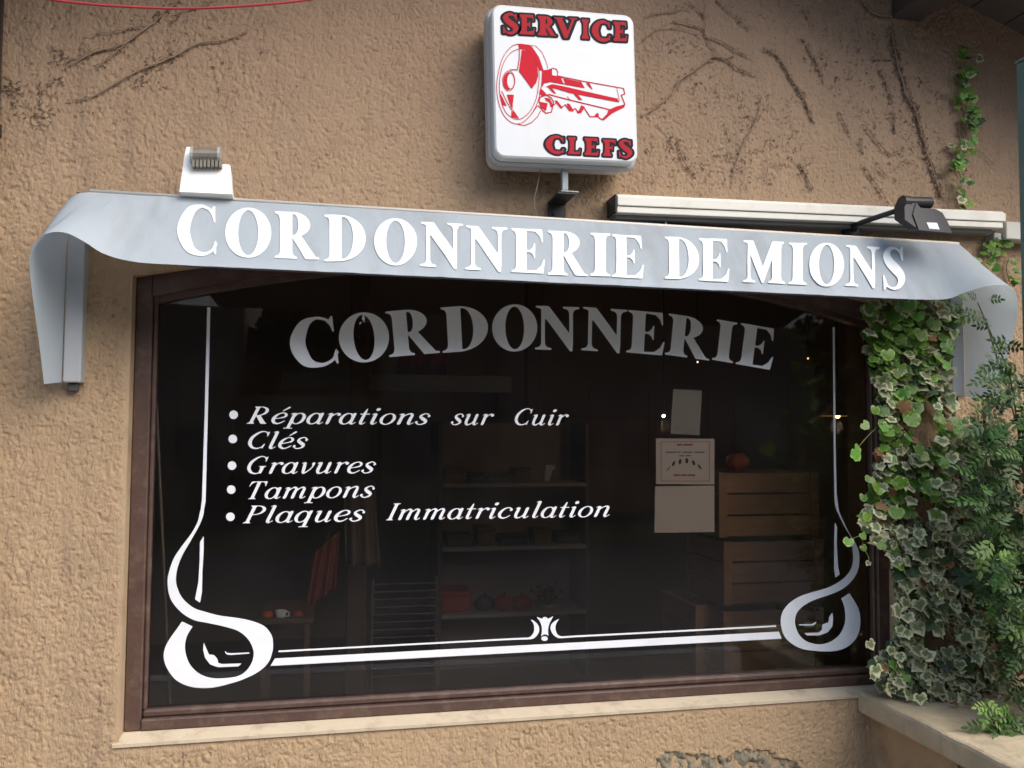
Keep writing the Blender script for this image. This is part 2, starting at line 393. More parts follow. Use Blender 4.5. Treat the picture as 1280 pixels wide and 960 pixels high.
# ================================================================== THE HOUSE
house = tag(empty('house', (0.7, 0, 0)), 'house front in rough beige brown roughcast render around the shop window', 'house')
def stucco():
    m = bpy.data.materials.new('roughcast'); m.use_nodes = True; t = m.node_tree; N = t.nodes; L = t.links; b = N['Principled BSDF']
    b.inputs['Roughness'].default_value = .93; b.inputs['Specular IOR Level'].default_value = .15
    tc = N.new('ShaderNodeTexCoord')
    def nz(scale, detail=6, rough=.55, sc3=None):
        n = N.new('ShaderNodeTexNoise'); n.inputs['Scale'].default_value = scale; n.inputs['Detail'].default_value = detail; n.inputs['Roughness'].default_value = rough
        if sc3:
            mp = N.new('ShaderNodeMapping'); mp.inputs['Scale'].default_value = sc3; L.new(tc.outputs['Object'], mp.inputs[0]); L.new(mp.outputs[0], n.inputs[0])
        else: L.new(tc.outputs['Object'], n.inputs[0])
        return n.outputs[0]
    def mixc(a, bcol, fac):
        x = N.new('ShaderNodeMix'); x.data_type = 'RGBA'
        if isinstance(a, tuple): x.inputs['A'].default_value = (*a, 1)
        else: L.new(a, x.inputs['A'])
        if isinstance(bcol, tuple): x.inputs['B'].default_value = (*bcol, 1)
        else: L.new(bcol, x.inputs['B'])
        L.new(fac, x.inputs['Factor']); return x.outputs['Result']
    def rng(v, a, bb, c=0., d=1.):
        r = N.new('ShaderNodeMapRange'); r.inputs['From Min'].default_value = a; r.inputs['From Max'].default_value = bb; r.inputs['To Min'].default_value = c; r.inputs['To Max'].default_value = d
        L.new(v, r.inputs[0]); return r.outputs[0]
    c = mixc((.41,.285,.175), (.48,.345,.21), nz(2.2))
    c = mixc(c, (.37,.255,.165), rng(nz(9, 8, .7), .45, .7, 0, .7))
    # tint by height: darker, greyer and pinker higher up the wall, yellower near its foot
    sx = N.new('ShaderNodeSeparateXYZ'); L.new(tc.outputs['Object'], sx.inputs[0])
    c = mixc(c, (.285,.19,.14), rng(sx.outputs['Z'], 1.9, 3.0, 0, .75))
    c = mixc(c, (.50,.36,.21), rng(sx.outputs['Z'], .95, .5, 0, .5))
    c = mixc(c, (.14,.095,.07), rng(nz(90, 4, .6, (1, 1, .5)), .62, .70, 0, .6))
    # algae / soot streaks
    c = mixc(c, (.17,.125,.095), rng(nz(3.0, 7, .7, (3, 1, .5)), .56, .75, 0, .5))
    c = mixc(c, (.24,.175,.125), rng(nz(1.3, 9, .72, (1.6, 1, .8)), .50, .78, 0, .45))
    c = mixc(c, (.20,.15,.105), rng(nz(5.5, 8, .7, (5, 1, .35)), .56, .72, 0, .5))
    at_ = N.new('ShaderNodeAttribute'); at_.attribute_name = 'broken'
    conc = mixc((.20,.17,.115), (.34,.30,.22), nz(45, 8, .75))
    conc = mixc(conc, (.09,.075,.05), rng(nz(80, 3, .6), .58, .66))
    c = mixc(c, conc, at_.outputs['Fac'])
    L.new(c, b.inputs['Base Color'])
    bp = N.new('ShaderNodeBump'); bp.inputs['Strength'].default_value = .9; bp.inputs['Distance'].default_value = .004
    L.new(nz(170, 3, .6, (1, 1, .55)), bp.inputs['Height']); L.new(bp.outputs[0], b.inputs['Normal'])
    return m
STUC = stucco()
def build_wall():
    st = 0.0033
    nl = int(round((OX0+1.0)/st)); nm = int(round((OX1-OX0)/st)); nr = int(round((2.75-OX1)/st))
    xs = np.concatenate([np.linspace(-1.0, OX0, nl+1)[:-1], np.linspace(OX0, OX1, nm+1)[:-1], np.linspace(OX1, 2.75, nr+1)])
    nb = int(round((OZ0-.35)/st)); nt_ = int(round((3.3-OZ0)/st))
    zs = np.concatenate([np.linspace(.35, OZ0, nb+1)[:-1], np.linspace(OZ0, 3.3, nt_+1)])
    X, Z = np.meshgrid(xs, zs); A = X; B = Z
    wx = (vnoise(A*40, B*30, 1)-.5)*1.3+(vnoise(A*120, B*80, 2)-.5)*.9
    wz = (vnoise(A*40, B*30, 3)-.5)*1.3
    sm = lambda q, a_, b_: (lambda t: t*t*(3-2*t))(np.clip((q-a_)/(b_-a_), 0, 1))
    r1 = vnoise(A*155+wx*1.2, B*76+wz*1.2, 4); r2 = vnoise(A*80+wx, B*70+wz, 5); r3 = vnoise(A*260, B*220, 6)
    groove = (1-sm(np.abs(r1-.5), .03, .17))*sm(r2, .36, .62)
    pits = sm(vnoise(A*170+wx, B*130+wz, 7), .64, .84)
    lump = sm(vnoise(A*105+wx*1.5, B*52+wz*1.5, 8), .50, .68)
    coarse = np.clip((1.5-A)/2.2, .55, 1.15)*np.clip((2.6-B)/1.2, .6, 1)
    h = .0036-.0028*groove-.0024*pits+(.0013*lump)*coarse+.0010*r3
    h *= .75+.5*vnoise(A*3, B*3, 9)
    # smooth trowelled margin around the opening
    dx = np.maximum(np.maximum(OX0-X, X-OX1), np.maximum(OZ0-.022-Z, 0)); inz = Z < arch(np.clip(X, OX0, OX1))+.03
    m = np.where(inz, np.clip((dx-.003)/.014, 0, 1), 1); h = h*(.12+.88*m)
    # broken patch exposing the rubble
    pp = [at(a, b)[[0, 2]] for a, b in ((818,975),(819,951),(826,944),(838,941),(850,939),(862,944),(873,942),(890,946),(908,949),(920,940),(932,935),(941,941),(952,937),(963,939),(975,946),(994,951),(1004,962),(1000,980))]
    sub = (Z < .72) & (X > .8) & (X < 1.8); br = np.zeros_like(X)
    d = sd_poly(X[sub]+(vnoise(X[sub]*90, Z[sub]*90, 11)-.5)*.016, Z[sub]+(vnoise(X[sub]*80, Z[sub]*80, 12)-.5)*.016, pp)
    br[sub] = np.clip(-d/.004+.5, 0, 1)
    rub = -.012+.016*np.abs(vnoise(X*38, Z*38, 13)-.5)*2+.007*vnoise(X*95, Z*95, 14)
    h = h*(1-br)+rub*br
    big = (vnoise(A*1.7, B*1.7, 20)-.5)*.006
    Yv = -(h)-big*0
    V = np.stack([X-.7, Yv, Z], -1).reshape(-1, 3).astype(np.float32)
    ny, nx = X.shape; I = np.arange(ny*nx).reshape(ny, nx)
    cx = (X[:-1, :-1]+X[1:, 1:])/2; cz = (Z[:-1, :-1]+Z[1:, 1:])/2
    keep = ~((cx > OX0) & (cx < OX1) & (cz > OZ0-.019) & (cz < arch(cx)))
    Q = np.stack([I[:-1, :-1], I[:-1, 1:], I[1:, 1:], I[1:, :-1]], -1)[keep].astype(np.int32)
    me = bpy.data.meshes.new('wall'); me.vertices.add(len(V)); me.vertices.foreach_set('co', V.ravel())
    nq = len(Q); me.loops.add(nq*4); me.loops.foreach_set('vertex_index', Q.ravel()); me.polygons.add(nq)
    me.polygons.foreach_set('loop_start', np.arange(0, nq*4, 4, dtype=np.int32)); me.polygons.foreach_set('loop_total', np.full(nq, 4, np.int32))
    me.polygons.foreach_set('use_smooth', np.ones(nq, bool))
    me.update(); a = me.attributes.new('broken', 'FLOAT', 'POINT'); a.data.foreach_set('value', br.ravel().astype(np.float32))
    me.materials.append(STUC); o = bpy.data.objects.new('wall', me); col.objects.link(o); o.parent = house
    return o
build_wall()
# the rest of the wall beyond the close-up relief, with real thickness
mb = MB()
mb.box((-1.6, 0, 0), (-1.02, .3, 2.6)); mb.box((-1.02, 0.002, 0), (-1.0, .3, 2.9)); mb.box((2.75, 0, 0), (6, .3, 2.4)); mb.box((-1.0, 0, 0), (2.75, .3, .35)); 
mb.box((-1.0, .005, .35), (OX0-.012, .3, 3.3)); mb.box((OX1+.012, .005, .35), (2.75, .3, 3.3)); mb.box((OX0-.012, .005, .35), (OX1+.012, .3, OZ0-.015))
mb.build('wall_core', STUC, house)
n = 28; px_ = [OX0-.012+(OX1-OX0+.024)*k/n for k in range(n+1)]
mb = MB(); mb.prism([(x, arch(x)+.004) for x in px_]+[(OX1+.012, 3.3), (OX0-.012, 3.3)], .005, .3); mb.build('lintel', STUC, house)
# upper gable
slope_a = at(1280, 45); slope_b = at(1190, 0)
SL = (slope_b[2]-slope_a[2])/(slope_a[0]-slope_b[0])
APX = 0.86; APZ = slope_a[2]+SL*(slope_a[0]-APX)
mb = MB(); zl_ = APZ-SL*(APX+1.6); mb.prism([(-1.6, 3.3-.7), (-1.02, 3.3-.7), (-1.02, 3.302), (2.75, 3.302), (2.75, APZ-SL*(2.75-APX)), (APX, APZ), (-1.6, zl_)], 0.001, .3)
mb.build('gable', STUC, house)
# reveal (smooth plaster strips)
PLAS = mat('smooth plaster', (.44,.32,.20), .85, var=.15, vscale=12, bump=.25, bscale=90, dirt=(.2,.14,.09), dscale=9, damt=.6)
mb = MB(); mb.box((OX0-.012, -.001, OZ0), (OX0, .10, OZS)); mb.build('window_reveal', PLAS, house)
mb = MB(); mb.box((OX1, -.001, OZ0), (OX1+.012, .10, OZS)); mb.build('window_reveal', PLAS, house)
mb = MB(); mb.add([(x, y, z) for x in (OX0-.016, OX1+.016) for y, z in ((-.009, OZ0-.022), (-.009, OZ0-.013), (.048, OZ0-.0005), (.12, OZ0-.0005), (.12, OZ0-.022))], [(0,1,2,3,4),(9,8,7,6,5),(0,5,6,1),(1,6,7,2),(2,7,8,3),(3,8,9,4),(4,9,5,0)]); mb.build('window_sill', mat('sill render', (.57,.475,.34), .85, var=.12, vscale=10, bump=.3, bscale=70, dirt=(.25,.18,.11), dscale=12, damt=.6), house)
# roof, soffit boards and beams
WD = mat('dark stained wood', (.055,.042,.038), .75, var=.3, vscale=8, bump=.4, bscale=50, stretch=(1,6,1))
WD2 = mat('eave boards', (.075,.058,.052), .8, var=.3, vscale=5, bump=.3, bscale=50, randobj=.25)
TIL = mat('roof tile', (.30,.13,.08), .85, var=.25, vscale=9, bump=.3, bscale=40, randobj=.2)
def slope_pt(x, off=0.0): return APZ-SL*abs(x-APX)+off
for sd in (1, -1):
    xe = 3.9 if sd > 0 else -2.2
    L_ = abs(xe-APX); nb_ = 22 if sd > 0 else 16
    for k in range(nb_):
        a = APX+sd*L_*k/nb_; b = APX+sd*(L_*(k+1)/nb_-.006)
        mb = MB(); mb.prism([(a, slope_pt(a, .001)), (b, slope_pt(b, .001)), (b, slope_pt(b, .022)), (a, slope_pt(a, .022))], -.47, .34)
        mb.build('soffit_board', WD2, house)
    mb = MB(); mb.prism([(APX, slope_pt(APX, .024)), (xe, slope_pt(xe, .024)), (xe, slope_pt(xe, .10)), (APX, slope_pt(APX, .10))], -.50, 3.4); mb.build('roof', TIL, house)
    mb = MB(); mb.prism([(APX, slope_pt(APX, -.03)), (xe, slope_pt(xe, -.03)), (xe, slope_pt(xe, .13)), (APX, slope_pt(APX, .13))], -.525, -.50); mb.build('barge_board', WD, house)
bm_a, bm_b = at(1114, 26), at(1150, 28)
for xa, xb, zb in ((bm_a[0], bm_b[0], bm_b[2]),):
    mb = MB(); mb.box((xa, -.38, zb), (xb, .3, slope_pt(xb)+.002), .006); mb.build('roof_beam', WD, house)
mb = MB(); mb.box((APX-.08, -.40, APZ-.26), (APX+.08, .3, APZ-.05), .006); mb.build('roof_beam', WD, house)

# ================================================================== SHOP WINDOW (part of the house)
win = empty('shop_window', (0, .07, OZ0)); win.parent = house; win.location = (0-.7, .07, OZ0)
FRM = mat('brown painted wood', (.085,.048,.037), .5, var=.3, vscale=14, bump=.35, bscale=70, dirt=(.17,.115,.08), dscale=22, damt=.7, stretch=(1,1,1))
def fr(a, b, nm='frame_rail', bev=.004):
    mb = MB(); mb.box(a, b, bev); return mb.build(nm, FRM, win)
fr((OX0, FY, OZ0), (OX0+.046, FY+.06, 2.02), 'frame_stile'); fr((OX1-.044, FY, OZ0), (OX1, FY+.06, 2.02), 'frame_stile')
fr((OX0+.046, FY-.004, OZ0), (OX1-.044, FY+.06, OZ0+.032)); fr((OX0+.046, FY+.010, OZ0+.032), (OX1-.044, FY+.06, OZ0+.054), 'glazing_bead', .006)
fr((OX0+.046, FY+.012, OZ0+.054), (OX0+.058, FY+.05, 1.96), 'glazing_bead'); fr((OX1-.054, FY+.012, OZ0+.054), (OX1-.044, FY+.05, 1.96), 'glazing_bead')
def iarch(x): return OZS-.062+.17*(1-((x-(OX0+OX1)/2)/((OX1-OX0)/2))**2)
xs_ = np.linspace(OX0+.046, OX1-.044, 30)
mb = MB(); mb.prism([(x, iarch(x)) for x in xs_]+[(x, arch(x)+.003) for x in xs_[::-1]], FY-.002, FY+.06); mb.build('frame_head', FRM, win)
mb = MB(); mb.prism([(x, iarch(x)-.02) for x in xs_]+[(x, iarch(x)+.003) for x in xs_[::-1]], FY+.014, FY+.05); mb.build('glazing_bead', FRM, win)
def glassmat():
    m = bpy.data.materials.new('window glass'); m.use_nodes = True; t = m.node_tree; N = t.nodes; L = t.links
    N.remove(N['Principled BSDF'])
    tr = N.new('ShaderNodeBsdfTransparent'); tr.inputs[0].default_value = (.93,.92,.91,1)
    gl = N.new('ShaderNodeBsdfGlossy'); gl.inputs['Roughness'].default_value = .0
    fn = N.new('ShaderNodeFresnel'); fn.inputs[0].default_value = 1.55
    df = N.new('ShaderNodeBsdfDiffuse'); df.inputs[0].default_value = (.45,.42,.38,1)
    mx = N.new('ShaderNodeMixShader'); L.new(fn.outputs[0], mx.inputs[0]); L.new(tr.outputs[0], mx.inputs[1]); L.new(gl.outputs[0], mx.inputs[2])
    nz = N.new('ShaderNodeTexNoise'); nz.inputs['Scale'].default_value = 4; nz.inputs['Detail'].default_value = 8; tc = N.new('ShaderNodeTexCoord'); L.new(tc.outputs['Object'], nz.inputs[0])
    mr = N.new('ShaderNodeMapRange'); mr.inputs['From Min'].default_value = .4; mr.inputs['From Max'].default_value = .8; mr.inputs['To Min'].default_value = .004; mr.inputs['To Max'].default_value = .016; L.new(nz.outputs[0], mr.inputs[0])
    m2 = N.new('ShaderNodeMixShader'); L.new(mr.outputs[0], m2.inputs[0]); L.new(mx.outputs[0], m2.inputs[1]); L.new(df.outputs[0], m2.inputs[2])
    L.new(m2.outputs[0], N['Material Output'].inputs[0]); return m
GLASS = glassmat()
mb = MB(); mb.prism([(OX0+.044, OZ0+.04), (OX1-.042, OZ0+.04)]+[(x, iarch(x)+.01) for x in xs_[::-1]], GY, GY+.006); mb.build('glass_pane', GLASS, win)
VIN = mat('white vinyl', (.85,.88,.91), .5, var=.04, vscale=20, dirt=(.6,.6,.6), dscale=8, damt=.3)
VY = GY-.0012
def gm(px, py): return at(px, py, VY)
def affine(BL, BR, TL, wd, sh=0.0):
    BL, BR, TL = map(lambda q: np.array(q, float), (BL, BR, TL)); ex = (BR-BL)/wd; ey = TL-BL
    return lambda x, y: BL+ex*(x+sh*y)+ey*y
# --- arched name
S4 = lambda o, p: (o[0]+p[0]/4, o[1]+p[1]/4)
o4, o5 = (350, 370), (660, 370)
arched = [('C',o4,(66,370),(300,336),(38,128)),('O',o4,(306,340),(556,316),(284,98)),('R',o4,(553,305),(800,284),(533,77)),('D',o4,(820,284),(1046,268),(808,57)),('O',o4,(1063,278),(1289,270),(1058,49)),
 ('N',o5,(38,267),(250,275),(38,48)),('N',o5,(270,271),(486,286),(275,54)),('E',o5,(497,282),(680,298),(508,70)),('R',o5,(690,293),(905,323),(710,88)),('I',o5,(920,318),(1024,336),(943,116)),('E',o5,(1043,340),(1218,371),(1070,135))]
for ch, o_, BL, BR, TL in arched:
    VF, wd = glyph(ch, .225, .05, .016); f = affine(S4(o_, BL), S4(o_, BR), S4(o_, TL), wd)
    ob = flat_obj('letter', VF, lambda x, y: gm(*f(x, y)), VIN, win); ob['label'] = 'white vinyl letter %s of the arched word' % ch
# --- list of services
words = [('R\u00e9parations',308.5,529.6,539.5,531.0,21.5),('sur',562.5,531.2,617.5,531.4,21.5),('Cuir',640,531.4,711,531.8,21),('Cl\u00e9s',306,561,386.5,561,22),('Gravures',305,592.4,471.5,591.5,22),
 ('Tampons',304,624,470,621.8,22),('Plaques',303.5,654.2,458,651.5,22),('Immatriculation',482,650.4,767,645.8,21)]
for wtxt, xa, ya, xb, yb, ch_h in words:
    SH = .34; res = .03; adv = []; x = 0
    for c in wtxt:
        VF, wd = glyph(c, .135, .04, res); adv.append((VF, wd, x, c)); x += wd+(.05 if c.islower() else .10)
    tot = x-.05+.34*.64; off = -.0
    sx_ = (xb-xa)/tot
    for VF, wd, x0, c in adv:
        def f(x, y, x0=x0): 
            X = xa+(x0+x+SH*y)*sx_; return gm(X, ya+(yb-ya)*(X-xa)/(xb-xa)-y*ch_h)
        ob = flat_obj('small_letter', VF, f, VIN, win)
for bx, by in ((292,518.5),(291,548.7),(290,582),(289,612),(288,646)):
    mb = MB(); mb.add([gm(bx+5.4*math.cos(a), by+5.4*math.sin(a)) for a in np.linspace(0, 2*math.pi, 24, endpoint=False)], [tuple(range(24))]); mb.build('bullet_dot', VIN, win, fix=False)
# --- swirls and rules
def vinyl_poly(name, pts, org, s, smooth=True, n=4, label=None, res=.7, extra=()):
    P = [(org[0]+a/s, org[1]+b/s) for a, b in pts]
    Q = catmull(P, True, n) if smooth else P
    ops = [('+','p',Q)]+list(extra)
    xs = [p[0] for p in Q]; ys = [p[1] for p in Q]
    for e in extra:
        xs += [p[0] for p in e[2]]; ys += [p[1] for p in e[2]]
    VF = march(*field(ops, min(xs)-2, min(ys)-2, max(xs)+2, max(ys)+2, res))
    o = flat_obj(name, VF, lambda x, y: gm(x, y), VIN, win)
    if label: o['label'] = label
    return o
oa = (190, 640)
sw = [(243,-10),(228,50),(195,110),(150,170),(110,230),(85,300),(78,350),(85,410),(105,455),(150,505),(210,540),(280,555),(350,570),(420,590),(460,615),(490,650),(508,700),(500,750),(470,795),(430,820),(370,830),(300,830),(240,810),(195,770),(172,720),(165,670),(175,620),(201,576),(203,572),(199,570),(154,549),(150,548),(147,552),(120,590),(85,640),(62,690),(60,740),(80,790),(120,840),(180,870),(250,880),(320,875),(400,855),(460,835),(530,800),(580,755),(602,700),(605,650),(595,610),(560,570),(500,545),(430,530),(340,518),(270,500),(210,480),(160,440),(135,400),(120,350),(125,290),(150,220),(190,150),(230,80),(252,30),(260,-10)]
lineL = ('+','p',[(259,384),(263,384),(260,510),(257,627),(254.5,640),(250.5,640),(252.5,624),(256,510)])
vinyl_poly('swirl_border', sw, oa, 4, label='left white vinyl border line ending in a loop', extra=[lineL])
vinyl_poly('swirl_sliver', [(260,118),(259,124),(258,200),(252,300),(250,400),(241,450),(238,452),(217,438),(215,435),(232,350),(238,250),(240,152),(242,147)], oa, 4, False)
vinyl_poly('swirl_leaf', [(258,652),(285,712),(310,715),(326,733),(332,755),(350,760),(448,757),(432,772),(330,776),(290,762),(265,728),(256,690)], oa, 4, False, res=.5)
vinyl_poly('swirl_sliver', [(364,694),(375,704),(395,706),(486,702),(487,708),(395,715),(375,713),(366,703)], oa, 4, False, res=.4)
ob_ = (960, 620); sb = 4.571
sw2 = [(380,-10),(385,60),(410,120),(440,180),(475,240),(482,300),(487,350),(480,400),(460,440),(420,480),(350,520),(270,545),(190,570),(130,605),(90,650),(73,700),(78,760),(100,810),(145,850),(200,875),(270,885),(340,888),(410,880),(470,850),(510,800),(527,740),(525,680),(510,630),(468,560),(465,556),(461,558),(421,583),(418,585),(420,590),(435,630),(442,690),(435,740),(410,790),(370,825),(320,845),(270,845),(220,830),(180,795),(158,745),(155,700),(170,660),(200,630),(240,605),(290,585),(350,565),(410,540),(460,505),(500,455),(520,400),(521,330),(505,280),(460,205),(430,140),(405,80),(393,-10)]
lineR = ('+','p',[(1040.8,409),(1043.4,409),(1044.6,560),(1046,622),(1043,622),(1042.2,560)])
vinyl_poly('swirl_border', sw2, ob_, sb, label='right white vinyl border line ending in a loop', extra=[lineR])
vinyl_poly('swirl_sliver', [(382,145),(395,180),(393,280),(400,400),(410,448),(385,466),(378,420),(378,250)], ob_, sb, False)
vinyl_poly('swirl_leaf', [(368,665),(372,700),(368,745),(340,780),(290,797),(222,797),(207,783),(290,780),(308,765),(310,735),(325,728),(345,722),(350,690)], ob_, sb, False, res=.5)
vinyl_poly('swirl_sliver', [(175,733),(250,732),(268,722),(278,717),(272,732),(255,740),(178,739)], ob_, sb, False, res=.4)
mb = MB(); mb.add([gm(*p) for p in ((343.6,823),(973.6,789.5),(977,798.3),(338,832.4))], [(0,3,2,1)]); mb.build('border_rule', VIN, win, fix=False)
oo = (640, 760)
vinyl_poly('border_ornament', [(370,230),(420,245),(480,290),(530,350),(548,410),(540,480),(500,550),(450,600),(390,623),(330,628),(0,638),(-4670,884),(-4670,850),(0,603),(330,590),(380,565),(430,500),(447,430),(440,350),(420,290)], oo, 16, False, res=.5, label='left crescent with a thin line')
vinyl_poly('border_ornament', [(948,215),(900,280),(872,350),(870,430),(895,510),(940,555),(1000,567),(1280,549),(5280,345),(5280,378),(1280,585),(985,605),(920,600),(850,560),(800,500),(772,430),(770,380),(790,320),(840,270),(890,240)], oo, 16, False, res=.5, label='right crescent with a thin line')
vinyl_poly('border_ornament', [(487,172),(560,200),(600,215),(625,185),(660,175),(695,190),(720,215),(760,195),(832,160),(790,230),(745,320),(722,420),(722,500),(735,560),(700,535),(650,525),(610,540),(578,575),(595,500),(598,420),(590,350),(560,270),(520,215)], oo, 16, False, res=.4, label='white vinyl lily motif')
vinyl_poly('border_ornament', ell(652,612,65,47,24), oo, 16, False, res=.4, label='white vinyl dot under the lily')

# ================================================================== AWNING VALANCE
aw = tag(empty('awning', (.72, 0, 2.0)), 'grey blue fabric valance with white shop name stretched above the shop window', 'awning')
RY, RZ = -.15, float(at(650, 272.5, -.15)[2])
T0 = at(112, 240.2, RY); T1 = at(1200, 306, RY)
FB0 = at(215, 330.5, -.30); FB1 = at(1150, 374.5, -.30)
def solveX(px, py, X):
    p = atX(px, py, X); return p
LX = -.700; RX = 2.165
left_free = [atX(55,480,-.705), atX(49,430,-.71), atX(42,380,-.712), atX(37.5,340,-.712), at(38.5,315,-.312), at(50,296,-.312), at(68,290,-.308), at(85,292,-.306), at(105,302,-.304), at(130,317,-.302), at(165,327,-.30), FB0]
right_free = [FB1, at(1175,374.5,-.30), at(1190,372,-.30), at(1212,363.5,-.295), at(1235,357.5,-.285), at(1250,356,-.275), at(1262,358,-.268), at(1270,367,-.262), at(1272,385,-.25), at(1268,415,-.235), at(1258,455,-.19), at(1246,498,-.14)]
PXL = LX; 
pl = lambda z: np.array([-.693, -.045, z]); prr = lambda z: np.array([2.150, -.045, z])
zpL0 = float(at(78, 478, -.04)[2]); zpR0 = float(at(1205, 496, -.04)[2])
def lin(a, b, t): return np.array(a)*(1-t)+np.array(b)*t
lf = catmull(left_free, False, 6)            # from post bottom round to the front
rf = catmull(right_free, False, 6)
def arcpar(P):
    s = [0]
    for i in range(1, len(P)): s.append(s[-1]+float(np.linalg.norm(P[i]-P[i-1])))
    return np.array(s)/s[-1]
# matching inner/top edge: up the post, forward under the wall line to the rail corner, then along the rail
def resample(P, us):
    s = arcpar(P); P = np.array(P); return np.stack([np.interp(us, s, P[:, k]) for k in range(3)], -1)
nL = len(lf)
topL_path = [pl(zpL0), pl(1.90), pl(2.02), lin(pl(2.10), T0, .12), lin(pl(2.14), at(86,250,-.12), .5), at(84,251,-.125), at(92,244.5,-.142), at(100,241.2,-.149), T0]
idx_c = 26                                    # index of the free-edge sample where the fold reaches the rail corner
uL = np.linspace(0, 1, idx_c); tl = list(resample(catmull(topL_path, False, 6), uL))
fbx = [T0+(at(215, 246.5, RY)-T0)*(k/(nL-idx_c)) for k in range(1, nL-idx_c+1)]
TL_ = tl+fbx
nR = len(rf); idr = nR-22
topR_path = [T1, lin(prr(2.14), T1, .5), lin(prr(2.10), T1, .12), prr(2.02), prr(1.90), prr(zpR0)]
uR = np.linspace(0, 1, nR-idr); tr_ = list(resample(catmull(topR_path, False, 6), uR))
r0 = at(1150, 302.5, RY); fbr = [r0+(T1-r0)*(k/idr) for k in range(idr)]
TR_ = fbr+tr_
mid = 120
top = TL_+[lin(TL_[-1], TR_[0], k/mid) for k in range(1, mid)]+TR_
bot = list(lf)+[lin(lf[-1], rf[0], k/mid) for k in range(1, mid)]+list(rf)
FN = np.cross(np.array(FB1)-FB0, np.array(T1)-T0+(np.array(T0)-FB0)); FN = np.cross(np.array([1, 0, 0]), (np.array([0, RY, T0[2]])-np.array([0, -.30, FB0[2]]))); FN = FN/np.linalg.norm(FN)
if FN[1] > 0: FN = -FN
def wrinkle(X, v):
    a = 0.0022*math.sin(X*9+v*1.2)*math.sin(math.pi*v)+.0016*noise.noise(Vector((X*7, v*2.2, 3)))+.0010*noise.noise(Vector((X*23, v*3, 9)))
    for xs_q, aq in ((-.45,1),(.02,-1),(.33,1),(.71,1),(1.12,-1),(1.46,1),(1.78,-1)): a += .0014*aq*math.exp(-((X-xs_q-.05*(v-.5))/.012)**2)
    a += .0016*math.sin(X*3.1+.7)*math.sin(math.pi*v)
    a += .006*math.exp(-((X+.30)/.03)**2-((v-.35)/.25)**2)*-1
    return a
NV = 14; mb = MB(); NU = len(top); V = []
for i in range(NU):
    for j in range(NV+1):
        v = j/NV; p = lin(bot[i], top[i], v)
        edge = min(i, NU-1-i); bulge = 0
        fr_ = 1.0 if 40 < i < NU-40 else max(0, 1-abs(min(i-nL, NU-1-i-nR, 0))/12)
        p = p+FN*wrinkle(p[0], v)*fr_
        if edge < idx_c:   # side panels belly slightly outward
            sgn = -1 if i < NU/2 else 1; p = p+np.array([sgn*.012*math.sin(math.pi*v)*math.sin(math.pi*edge/idx_c), 0, 0])
        V.append(p)
F = [(i*(NV+1)+j, (i+1)*(NV+1)+j, (i+1)*(NV+1)+j+1, i*(NV+1)+j+1) for i in range(NU-1) for j in range(NV)]
mb.add(V, F)
FAB = mat('awning canvas', (.545,.61,.655), .5, var=.07, vscale=5, bump=.12, bscale=400, spec=.3, dirt=(.27,.28,.27), dscale=2.2, damt=.38, trans=.38, stretch=(2.6,1,1))
fab = mb.build('fabric', FAB, aw, smooth=True)
ALU = mat('awning frame aluminium', (.42,.44,.46), .45, metal=.0, var=.08, vscale=10)
lb = MB(); off_ = -FN*.016
lb.add([FB0+off_+[.03,0,.006], FB1+off_+[-.03,0,.006], T1+off_+[-.05,0,-.004], T0+off_+[.10,0,-.004]], [(0,1,2,3)]); o = lb.build('added_backing', mat('dark added backing', (.07,.07,.07), .9), aw); md = o.modifiers.new('t', 'SOLIDIFY'); md.thickness = .001  # unseen dark sheet added to block light through the canvas behind the letters
zc = float(T0[2]); mb = MB(); mb.add([(T0[0]-.02, RY+.012, zc-.004), (T1[0]+.02, RY+.012, zc-.004), (2.13, -.012, zc+.03), (-.68, -.012, zc+.03)], [(0,1,2,3)]); o = mb.build('top_cover', mat('grey cover sheet', (.16,.17,.18), .7), aw); md = o.modifiers.new('t', 'SOLIDIFY'); md.thickness = .003
HEM = mat('pale rail trim', (.62,.58,.52), .5, var=.1)
mb = MB(); mb.tube([T0+[.0,.008,.004], T1+[.0,.008,.004]], .0065, 10); mb.build('rail', HEM, aw, smooth=True)
for s_, xx, z0, z1 in ((1, -.690, zpL0, 2.14), (-1, 2.147, zpR0, 2.14)):
    a, b = (xx, xx+.045) if s_ > 0 else (xx-.05, xx)
    mb = MB(); mb.box((a, -.05, z0), (b, 0.0, z1), .003); mb.build('post', ALU, aw)
    mb = MB(); mb.box((a+.008, -.035, z0-.025), (b-.012, -.006, z0), .004); mb.build('post_foot', mat('dark grey plastic', (.06,.06,.06), .5), aw)
    c = (a+b)/2; mb = MB(); mb.tube([(c, -.02, 2.12), (c, -.08, 2.15), (T0[0]+.02 if s_ > 0 else T1[0]-.02, RY+.012, RZ)], .010, 8); mb.build('bracket_arm', ALU, aw, smooth=True)
for px, a0 in ((1183, 0), (1176, 1)):     # fluted cover beside the right post
    p = at(px, 440, -.03); mb = MB(); mb.box((p[0]-.006, -.028, zpR0+.01), (p[0]+.006, 0, 1.98), .002); mb.build('post_cover', mat('ribbed white plastic', (.6,.62,.62), .5), aw)
FLET = mat('white awning lettering', (.84,.88,.88), .45, var=.04, vscale=9)
FP0 = np.array(FB0)
